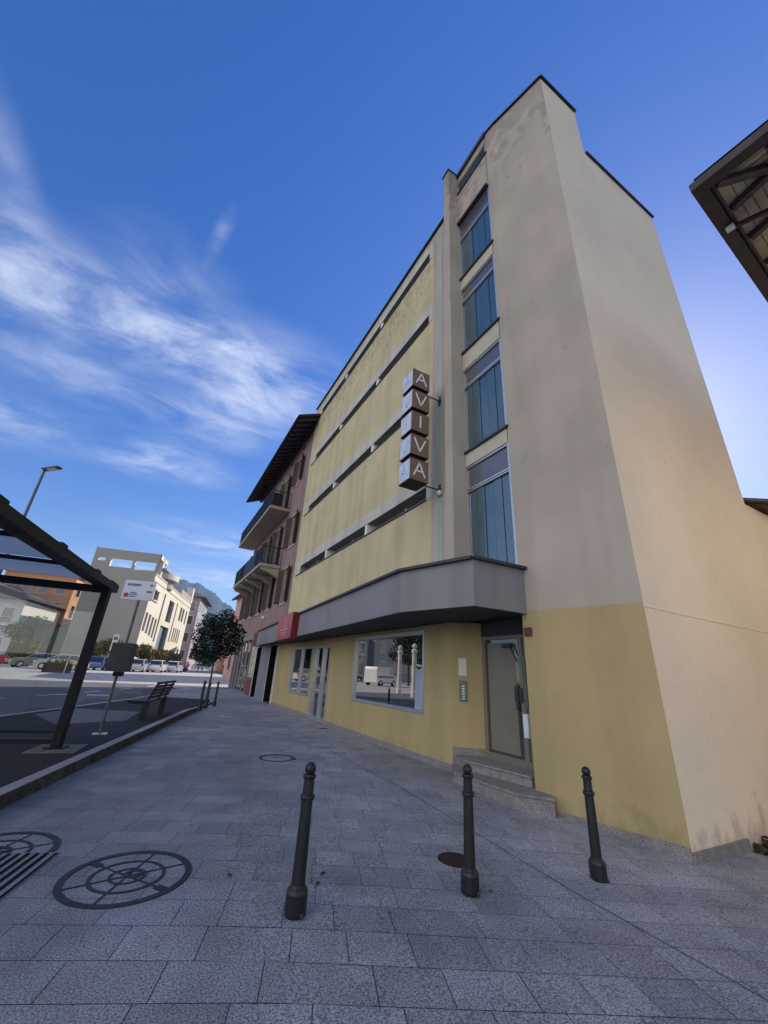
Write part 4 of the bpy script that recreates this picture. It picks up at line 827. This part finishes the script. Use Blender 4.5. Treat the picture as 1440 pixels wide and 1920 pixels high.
for k in range(14):
    u = -1.755-k*.072; q0 = UV(u, 3.87); q1 = UV(u, 4.80); b.bar((*q0, .0105), (*q1, .0105), .032 if k else .02, .005, M_DARK)
b.build('slots', gt)
ld = tag(MB().lathe([(.0, -.01), (.165, -.01), (.165, .006), (.15, .008), (.0, .008)], (3.08, 3.89, g(3.08, 3.89)+.003), mat('rusty_lid', (.028, .022, .018), .7, .3, var=.4, vscale=25, bump=.3, bscale=60), 32).build('utility_lid'), 'small solid dark rusty round lid beside the middle bollard', 'lid')
rr = MB(); rr.ring((2.57, 8.66), .29, .335, .0, .007, M_IRON, 40); rr.box(2.82, 2.90, 8.45, 8.55, .0, .008, M_IRON); tag(rr.build('ring_cover'), 'faint thin iron ring of a paved cover in mid pavement', 'cover')
tag(MB().box(4.92, 5.14, 12.5, 12.68, .0, .008, M_IRON).build('valve_lid'), 'tiny square iron lid near the shop door wall', 'lid')
for x, y, a, lab in ((1.72, 3.98, .4, 'reddish fallen leaf on the paving right of the nearest bollard'), (1.62, 3.83, 1.2, 'small dark fallen leaf just below the reddish leaf'), (.98, 4.18, 2.0, 'dark scrap of leaf right of the ringed manhole cover')):
    L_ = MB(); c, s = math.cos(a), math.sin(a)
    P = lambda u, v, z: (x+u*c-v*s, y+u*s+v*c, g(x, y)+.004+z)
    L_.add([P(-.03, 0, 0), P(-.005, .016, .012), P(.02, .012, .008), P(.04, 0, .002), P(.02, -.012, .01), P(-.005, -.016, .006)], [(0, 5, 4, 3, 2, 1)], mat('dry_leaf', (.09, .04, .025), .8, .2, var=.4, vscale=40)); tag(L_.build('fallen_leaf'), lab, 'leaf', 'fallen leaves')

# ================================================================== TREES AND SHRUBS
def leaf_mat(name, col, var=.45): return mat(name, col, .7, .25, var=var, vscale=2.2, fine=.25, fscale=14)
def crown(b, blobs, n, size, m, rng, shell=.55):
    tot = sum(r[3]**2 for r in blobs)
    for cx_, cy_, cz_, r_, zs in blobs:
        for _ in range(int(n*r_*r_/tot)):
            while True:
                d = Vector((rng.gauss(0, 1), rng.gauss(0, 1), rng.gauss(0, 1)))
                if d.length > .1: break
            d.normalize(); rad = r_*(shell+(1-shell)*rng.random()**.6)*(1+.12*math.sin(d.x*9+cx_*3)*math.sin(d.z*8)*math.cos(d.y*7))
            c = Vector((cx_, cy_, cz_))+Vector((d.x*rad, d.y*rad, d.z*rad*zs))
            a = Vector((rng.gauss(0, 1), rng.gauss(0, 1), rng.gauss(0, .6))).normalized(); e = a.cross(d+Vector((rng.gauss(0, .5), rng.gauss(0, .5), rng.gauss(0, .5)))).normalized()
            s = size*rng.uniform(.6, 1.3); b.face([c-a*s, c-e*s*.45, c+a*s, c+e*s*.45], m)
def tree(name, label, base, h, blobs, n, size, m, cat='tree', trunk_r=.07, group=None, seed=1, limbs=4):
    rng = random.Random(seed); t = thing(name, label, cat, base, group); b = MB(); x, y, z = base; top = Vector((x, y, z+h))
    b.cyl((x, y, z-.1), (x+.03, y, z+h*.5), trunk_r, trunk_r*.8, M_TRUNK, 8, False); b.cyl((x+.03, y, z+h*.5), top, trunk_r*.8, trunk_r*.6, M_TRUNK, 8)
    for k in range(limbs):
        bl = blobs[k % len(blobs)]; b.cyl(top-Vector((0, 0, h*.12)), (bl[0]+x, bl[1]+y, bl[2]+z), trunk_r*.5, trunk_r*.15, M_TRUNK, 6, False)
    b.build('trunk', t); c = MB(); crown(c, [(a+x, b_+y, c_+z, r, zs) for a, b_, c_, r, zs in blobs], n, size, m, rng); c.build('crown', t); return t
M_LF = leaf_mat('evergreen_leaves', (.013, .023, .017), .5); M_LF2 = leaf_mat('autumn_leaves', (.16, .115, .035)); M_LF3 = leaf_mat('garden_green', (.06, .085, .028)); M_LF4 = leaf_mat('olive_leaves', (.10, .095, .04))
tree('street_tree', 'dense dark evergreen street tree with a round crown at the end of the platform', (2.62, 21.1, .1), 1.75, [(0, 0, 2.75, 1.02, 1.0), (-.42, .2, 2.35, .72, .9), (.46, .1, 2.5, .75, .95), (.05, .0, 3.35, .7, .9), (-.45, 0, 3.1, .62, .9), (.45, .1, 3.2, .6, .9), (0, -.2, 2.2, .8, .75), (-.9, .1, 2.75, .34, 1), (.95, 0, 2.95, .32, 1), (.2, .1, 3.75, .42, .9), (-.6, 0, 3.45, .36, 1), (.75, 0, 2.35, .36, 1), (-.75, .1, 2.15, .34, 1)], 4800, .078, M_LF, trunk_r=.055, seed=4, limbs=9)
BUSH = [(-14.6, 66, 6.4, 'large leafy green bush in front of the white house', M_LF3, 2.0), (-18.6, 66, 6.2, 'dark green bush at the far left behind the red car', M_LF3, 2.0), (-11.6, 56.5, 2.4, 'green shrub beside the shop awning', M_LF4, 1.4),
        (-6.6, 62, 3.0, 'thin olive tree against the shaded office wall behind the shelter post', M_LF4, 1.5), (-4.8, 61, 3.6, 'yellowing tree left of the grey cabinet', M_LF2, 1.7), (-2.9, 62, 3.3, 'yellow brown tree behind the grey cabinet', M_LF2, 1.6), (-.8, 63, 3.2, 'olive tree below the sunlit office front', M_LF4, 1.6), (.9, 66, 3.0, 'autumn tree below the office loggia', M_LF2, 1.5), (3.2, 73, 2.8, 'yellow green shrub tree near the office corner pier', M_LF4, 1.5), (7.6, 80, 4.4, 'green tree right of the office building', M_LF3, 2.0), (9.2, 88, 3.2, 'dark garden shrub beside the street tree trunk', M_LF3, 1.8)]
for k, (x, y, h, lab, m, r) in enumerate(BUSH):
    rg = random.Random(30+k); hh = h*.62
    bl = [(rg.uniform(-.55, .55)*r, rg.uniform(-.4, .4)*r, hh+rg.uniform(-.35, .6)*r*.7, r*rg.uniform(.4, .62), .85) for _ in range(6)]
    tree('small_tree', lab, (x, y, .3), hh*.8, bl, 1300, .17, m, trunk_r=.07, group='small trees around the car park', seed=50+k)

for k, (x, y, h, lab) in enumerate(((-17, 38, 5.5, 'tall dark tree across the road, first seen in the shop window reflection'), (-20, 45, 6, 'tall dark tree across the road in the middle of the shop window reflection'), (-23, 53, 6.5, 'tall dark tree across the road at the far side of the shop window reflection'))):
    rg = random.Random(70+k); bl = [(rg.uniform(-1.7, 1.7), rg.uniform(-1.7, 1.7), h*.8+rg.uniform(-1.6, 2.2), rg.uniform(1.2, 1.9), .9) for _ in range(9)]
    tree('roadside_tree', lab, (x, y, g(x, y)), h*.7, bl, 2600, .22, M_LF, trunk_r=.16, group='dark trees across the road', seed=80+k)
# ================================================================== CARS
def car(name, label, loc, rot, paint, L_=4.0, W=1.72, H=1.48, hatch=True, group='parked cars'):
    t = thing(name, label, 'car', (0, 0, 0), group)
    h = H; l = L_/2; w_ = W/2
    low = [(-l, .32), (-l-.02, .62), (-l+.06, .88), (-l*.45, .97), (l*.50, .97), (l*.86, .86), (l, .66), (l+.02, .34), (l-.06, .22), (-l+.06, .22)] if True else None
    b = MB(); n = len(low); vs = []
    for s in (-1, -.86, .86, 1):
        for x, z in low:
            k = abs(s); wy = w_*s; xx = x*(1 if k < .9 else .985); zz = z if k < .9 else (z*.94 if z > .5 else z+.02); vs.append((xx, wy*(1-.06*max(0, (abs(x)-l*.7)/(l*.3))), zz))
    fs = []
    for r_ in range(3): fs += [(r_*n+i, r_*n+(i+1) % n, (r_+1)*n+(i+1) % n, (r_+1)*n+i) for i in range(n)]
    fs += [tuple(range(n))[::-1], tuple(range(3*n, 4*n))]; b.add(vs, fs, paint)
    ca = [(-l*.93, .93), (-l*.72, h-.09), (-l*.40, h), (l*.08, h-.02), (l*.52, .95)] if hatch else [(-l*.80, .93), (-l*.48, h-.06), (-l*.2, h), (l*.12, h-.02), (l*.52, .95)]
    k = len(ca); vs = [(x, s*(w_*.93 if z < 1 else w_*.76), z) for s in (-1, 1) for x, z in ca]
    b.add(vs, [tuple(range(k)), tuple(range(2*k-1, k-1, -1))]+[(i, k+i, k+i+1, i+1) for i in range(k-1)], paint); body = b.build('body', t, bevel=.03)
    gb = MB()
    def side(s, x0, x1, x2, x3):
        z0, z1 = .99, h-.10; y0, y1 = w_*.935, w_*.80
        gb.face([(x0, s*(y0+.004), z0), (x1, s*(y0+.004), z0), (x2, s*(y1+.004), z1), (x3, s*(y1+.004), z1)][::(1 if s < 0 else -1)], M_CARG)
    for s in (-1, 1):
        side(s, -l*.80, -l*.34, -l*.34, -l*.62); side(s, -l*.30, l*.10, l*.06, -l*.30); side(s, l*.13, l*.42, l*.10, l*.09)
    gb.face([(l*.49, -w_*.80, .985), (l*.49, w_*.80, .985), (l*.13, w_*.70, h-.05), (l*.13, -w_*.70, h-.05)], M_CARG); gb.face([(-l*.92, w_*.78, 1.0), (-l*.92, -w_*.78, 1.0), (-l*.745, -w_*.70, h-.12), (-l*.745, w_*.70, h-.12)], M_CARG)
    for f in range(len(gb.f)):
        pass
    gb.v = [(x*1.012, y*1.012, z+.004) for x, y, z in gb.v]; gb.build('window_glass', t)
    for x in (-l*.62, l*.62):
        for s in (-1, 1):
            b = MB(); b.cyl((x, s*(w_-.2), .31), (x, s*(w_+.012), .31), .31, .31, M_TYRE, 20); wl = b.build('wheel', t); c = MB(); c.cyl((x, s*(w_+.006), .31), (x, s*(w_+.022), .31), .20, .18, M_RIM, 16); c.build('rim', wl)
    for s in (-1, 1):
        MB().box(l-.10, l+.005, s*w_*.82-.16, s*w_*.82+.16, .62, .76, M_LAMPW).build('headlight', t); MB().box(-l-.015, -l+.10, s*w_*.86-.10, s*w_*.86+.10, .66, .92, M_LAMPR).build('tail_light', t); MB().box(l*.38, l*.45, s*(w_+.09)-.08, s*(w_+.09)+.08, .95, 1.07, paint).build('mirror', t)
    MB().box(l+.0, l+.03, -w_*.8, w_*.8, .30, .46, M_TYRE).build('bumper', t)
    t.location = loc; t.rotation_euler = (0, 0, rot); return t
cp = lambda n_, c: mat('car_paint_'+n_, c, .28, .5, metal=.25, var=.0, coat=.5)
car('parked_car', 'champagne beige hatchback parked behind the flower planter', (-7.6, 52.6, .26), R(168), cp('beige', (.60, .55, .43)), 4.3)
car('parked_car', 'olive grey car with a long bonnet left of the beige hatchback', (-10.3, 55.2, .26), R(206), cp('olive', (.33, .33, .24)), 4.4)
car('parked_car', 'bright red car at the left edge of the car park', (-13.2, 60.0, .26), R(178), cp('red', (.55, .02, .05)), 4.1)
car('parked_car', 'blue car parked between shelter post and grey cabinet', (-5.0, 59.0, .26), R(80), cp('blue', (.06, .12, .32)), 4.0)
car('parked_car', 'dark blue car next to the blue one behind the cabinet', (-3.1, 59.6, .26), R(82), cp('navy', (.03, .05, .12)), 4.0)
car('parked_car', 'silver car just right of the grey cabinet', (-1.0, 60.2, .26), R(80), cp('silver', (.42, .44, .47)), 4.2)
car('parked_car', 'white car in the row below the sunlit office front', (1.1, 62.8, .26), R(78), cp('white', (.66, .66, .66)), 4.1)
car('parked_car', 'pale grey car at the right end of the car row', (3.2, 66.5, .26), R(76), cp('pale', (.5, .52, .55)), 4.0)
car('parked_car', 'dark car far left behind the red car', (-19.5, 66, .26), R(170), cp('black', (.02, .02, .025)), 4.2)
car('parked_car', 'small distant car down the street right of the tree trunk', (10.2, 110, .26), R(100), cp('sky', (.28, .38, .5)), 4.0)
vn = thing('delivery_van', 'white van with a red side stripe, seen in the shop window reflection', 'van', (0, 0, 0))
b = MB(); VW = .98; pr = [(-2.5, .35), (-2.52, 1.9), (-2.4, 2.2), (1.2, 2.25), (1.75, 1.35), (2.45, 1.1), (2.55, .4)]; k = len(pr)
b.add([(x_, s_*VW*(.94 if z_ > 1.8 else 1), z_) for s_ in (-1, 1) for x_, z_ in pr], [tuple(range(k)), tuple(range(2*k-1, k-1, -1))]+[(i, k+i, k+(i+1) % k, (i+1) % k) for i in range(k)], mat('van_white', (.72, .72, .70), .35, .5)); b.build('body', vn, bevel=.05)
for s_ in (-1, 1):
    MB().bar((-2.3, s_*(VW+.006), 1.05), (1.6, s_*(VW+.006), 1.05), .012, .22, M_RED).build('stripe', vn); MB().face([(1.25, s_*(VW+.01), 1.4), (1.68, s_*(VW+.01), 1.4), (1.2, s_*(VW*.95+.01), 2.0), (.6, s_*(VW*.95+.01), 2.0), (.6, s_*(VW+.01), 1.4)][::(1 if s_ < 0 else -1)], M_CARG).build('window_glass', vn)
    for x_ in (-1.6, 1.65):
        c = MB(); c.cyl((x_, s_*.75, .34), (x_, s_*(VW+.02), .34), .34, .34, M_TYRE, 18); wl = c.build('wheel', vn); c = MB(); c.cyl((x_, s_*(VW+.01), .34), (x_, s_*(VW+.03), .34), .2, .18, M_RIM, 14); c.build('rim', wl)
MB().face([(1.78, -.85, 1.38), (1.78, .85, 1.38), (1.27, .80, 2.15), (1.27, -.80, 2.15)], M_CARG).build('windscreen', vn)
vn.location = (-15.6, 48.0, .27); vn.rotation_euler = (0, 0, R(150))
M_POST = mat('pale_stone_post', (.60, .57, .50), .85, .2, var=.1)
for x_, y_, lab in ((-8.4, 29.3, 'pale stone gate post at the left, nearer one in the shop window reflection'), (-9.6, 33.6, 'pale stone gate post at the left, farther one in the shop window reflection')):
    gp_ = thing('gate_post', lab, 'gate post', (x_, y_, 0), 'pale gate posts'); MB().lathe([(.24, -.1), (.24, .35), (.19, .4), (.175, 3.3), (.24, 3.35), (.24, 3.5)], (x_, y_, g(x_, y_)), M_POST, 16).build('shaft', gp_); MB().lathe([(.26, 3.5), (.26, 3.58), (.1, 3.66), (.2, 3.8), (.2, 3.95), (.05, 4.1)], (x_, y_, g(x_, y_)), M_POST, 14).build('cap', gp_)
b = MB(); rg = random.Random(19); crown(b, [(7.55, 2.98, -.19, .22, .5), (7.95, 2.92, -.2, .28, .5), (7.3, 3.02, -.18, .12, .7)], 500, .05, mat('dry_weeds', (.06, .05, .025), .9, .1, var=.5, vscale=20), rg, .2); w_ = b.build('weed_clump', off=(7.6, 3.0, -.22)); tag(w_, 'dry brown weeds at the foot of the blank side wall at the right edge', 'weeds')
# planter with flowers
plr = thing('planter', 'brown rectangular street planter with red and yellow flowers before the beige car', 'planter', (-6.7, 44.5, .27))
b = MB(); b.box(-7.6, -5.7, 44.1, 44.9, .26, .98, mat('planter_brown', (.075, .05, .035), .8, .2, var=.2)); b.build('box', plr, bevel=.03)
b = MB(); rg = random.Random(8); crown(b, [(-7.2, 44.5, 1.05, .32, .6), (-6.65, 44.5, 1.08, .34, .6), (-6.1, 44.5, 1.05, .32, .6)], 500, .07, M_LF3, rg); b.build('leaves', plr)
b = MB()
for x, m in ((-6.05, mat('flower_red', (.7, .03, .04), .7, .2)), (-6.6, mat('flower_yellow', (.75, .6, .12), .7, .2)), (-5.8, mat('flower_yellow', (.75, .6, .12))), (-7.1, mat('flower_white', (.8, .75, .7), .7, .2))): crown(b, [(x, 44.3, 1.16, .15, .8)], 70, .06, m, rg)
b.build('flowers', plr)
for x in (-6.0, -5.45):
    b = MB(); b.cyl((x, 43.6, .26), (x, 43.6, 1.15), .035, .035, M_WHITE, 8); b.lathe([(.05, 1.12), (.05, 1.16), (.0, 1.2)], (x, 43.6, 0), M_WHITE, 8); tag(b.build('guard_post', off=(x, 43.6, .26)), 'short white guard post before the planter, ' + ('nearer its middle' if x < -5.8 else 'by the shelter post'), 'post', 'white guard posts')
ss = thing('info_sign', 'narrow white sign with red markings on a post left of the grey cabinet', 'sign', (-3.55, 50, .3))
b = MB(); b.cyl((-3.55, 50, .2), (-3.55, 50, 2.7), .04, .04, M_ALU, 8); b.build('post', ss); MB().box(-3.8, -3.3, 49.93, 49.96, 2.3, 3.9, M_WHITE).build('panel', ss); b = MB(); b.box(-3.72, -3.38, 49.915, 49.93, 3.35, 3.65, M_RED); b.box(-3.72, -3.38, 49.915, 49.93, 2.9, 2.98, M_RED); b.build('marking', ss)
yb = thing('yellow_bin', 'yellow box bin standing at the office corner pier', 'bin', (4.0, 72, .3)); MB().box(3.7, 4.4, 71.7, 72.3, .26, 1.5, mat('bin_yellow', (.62, .45, .06), .5, .4)).build('box', yb, bevel=.05); MB().box(3.66, 4.44, 71.66, 72.34, 1.5, 1.62, mat('bin_lid', (.5, .36, .05), .5, .4)).build('lid', yb)
fp = thing('flower_pot', 'pot of magenta flowers right of the yellow bin', 'flower pot', (5.2, 74, .3)); MB().lathe([(.3, 0), (.42, .6), (.46, .62), (.4, .6)], (5.2, 74, .27), M_TILE, 14).build('pot', fp); b = MB(); crown(b, [(5.2, 74, 1.3, .6, .9)], 300, .1, mat('flower_magenta', (.45, .04, .22), .7, .2), rg); b.build('flowers', fp)

# street lamp
lp = thing('street_lamp', 'tall grey street lamp with a flat head above the bus shelter', 'street lamp', (-5.35, 18.6, 0))
b = MB(); b.cyl((-5.35, 18.6, -.1), (-5.35, 18.6, 8.28), .075, .045, mat('lamp_grey', (.14, .15, .16), .45, .5, metal=.4), 10); b.build('pole', lp)
b = MB(); b.bar((-5.38, 18.6, 8.30), (-4.80, 18.1, 8.36), .24, .07, mat('lamp_head', (.10, .105, .11), .5, .4)); b.build('lamp_head', lp, bevel=.02); MB().bar((-5.2, 18.45, 8.27), (-4.9, 18.19, 8.30), .16, .02, M_LAMPW).build('diffuser', lp)

# ================================================================== air
hz = MB().box(-1300, 1300, -30, 2700, -3, 372, mat('haze_tmp', (1, 1, 1))).build('haze'); hz['kind'] = 'stuff'
hm = bpy.data.materials.new('haze'); hm.use_nodes = True; t = hm.node_tree; t.nodes.clear(); o = t.nodes.new('ShaderNodeOutputMaterial'); v = t.nodes.new('ShaderNodeVolumePrincipled')
v.inputs['Color'].default_value = (.38, .60, 1.0, 1); v.inputs['Density'].default_value = .00019; v.inputs['Anisotropy'].default_value = .2; t.links.new(v.outputs[0], o.inputs['Volume'])
hz.data.materials.clear(); hz.data.materials.append(hm)
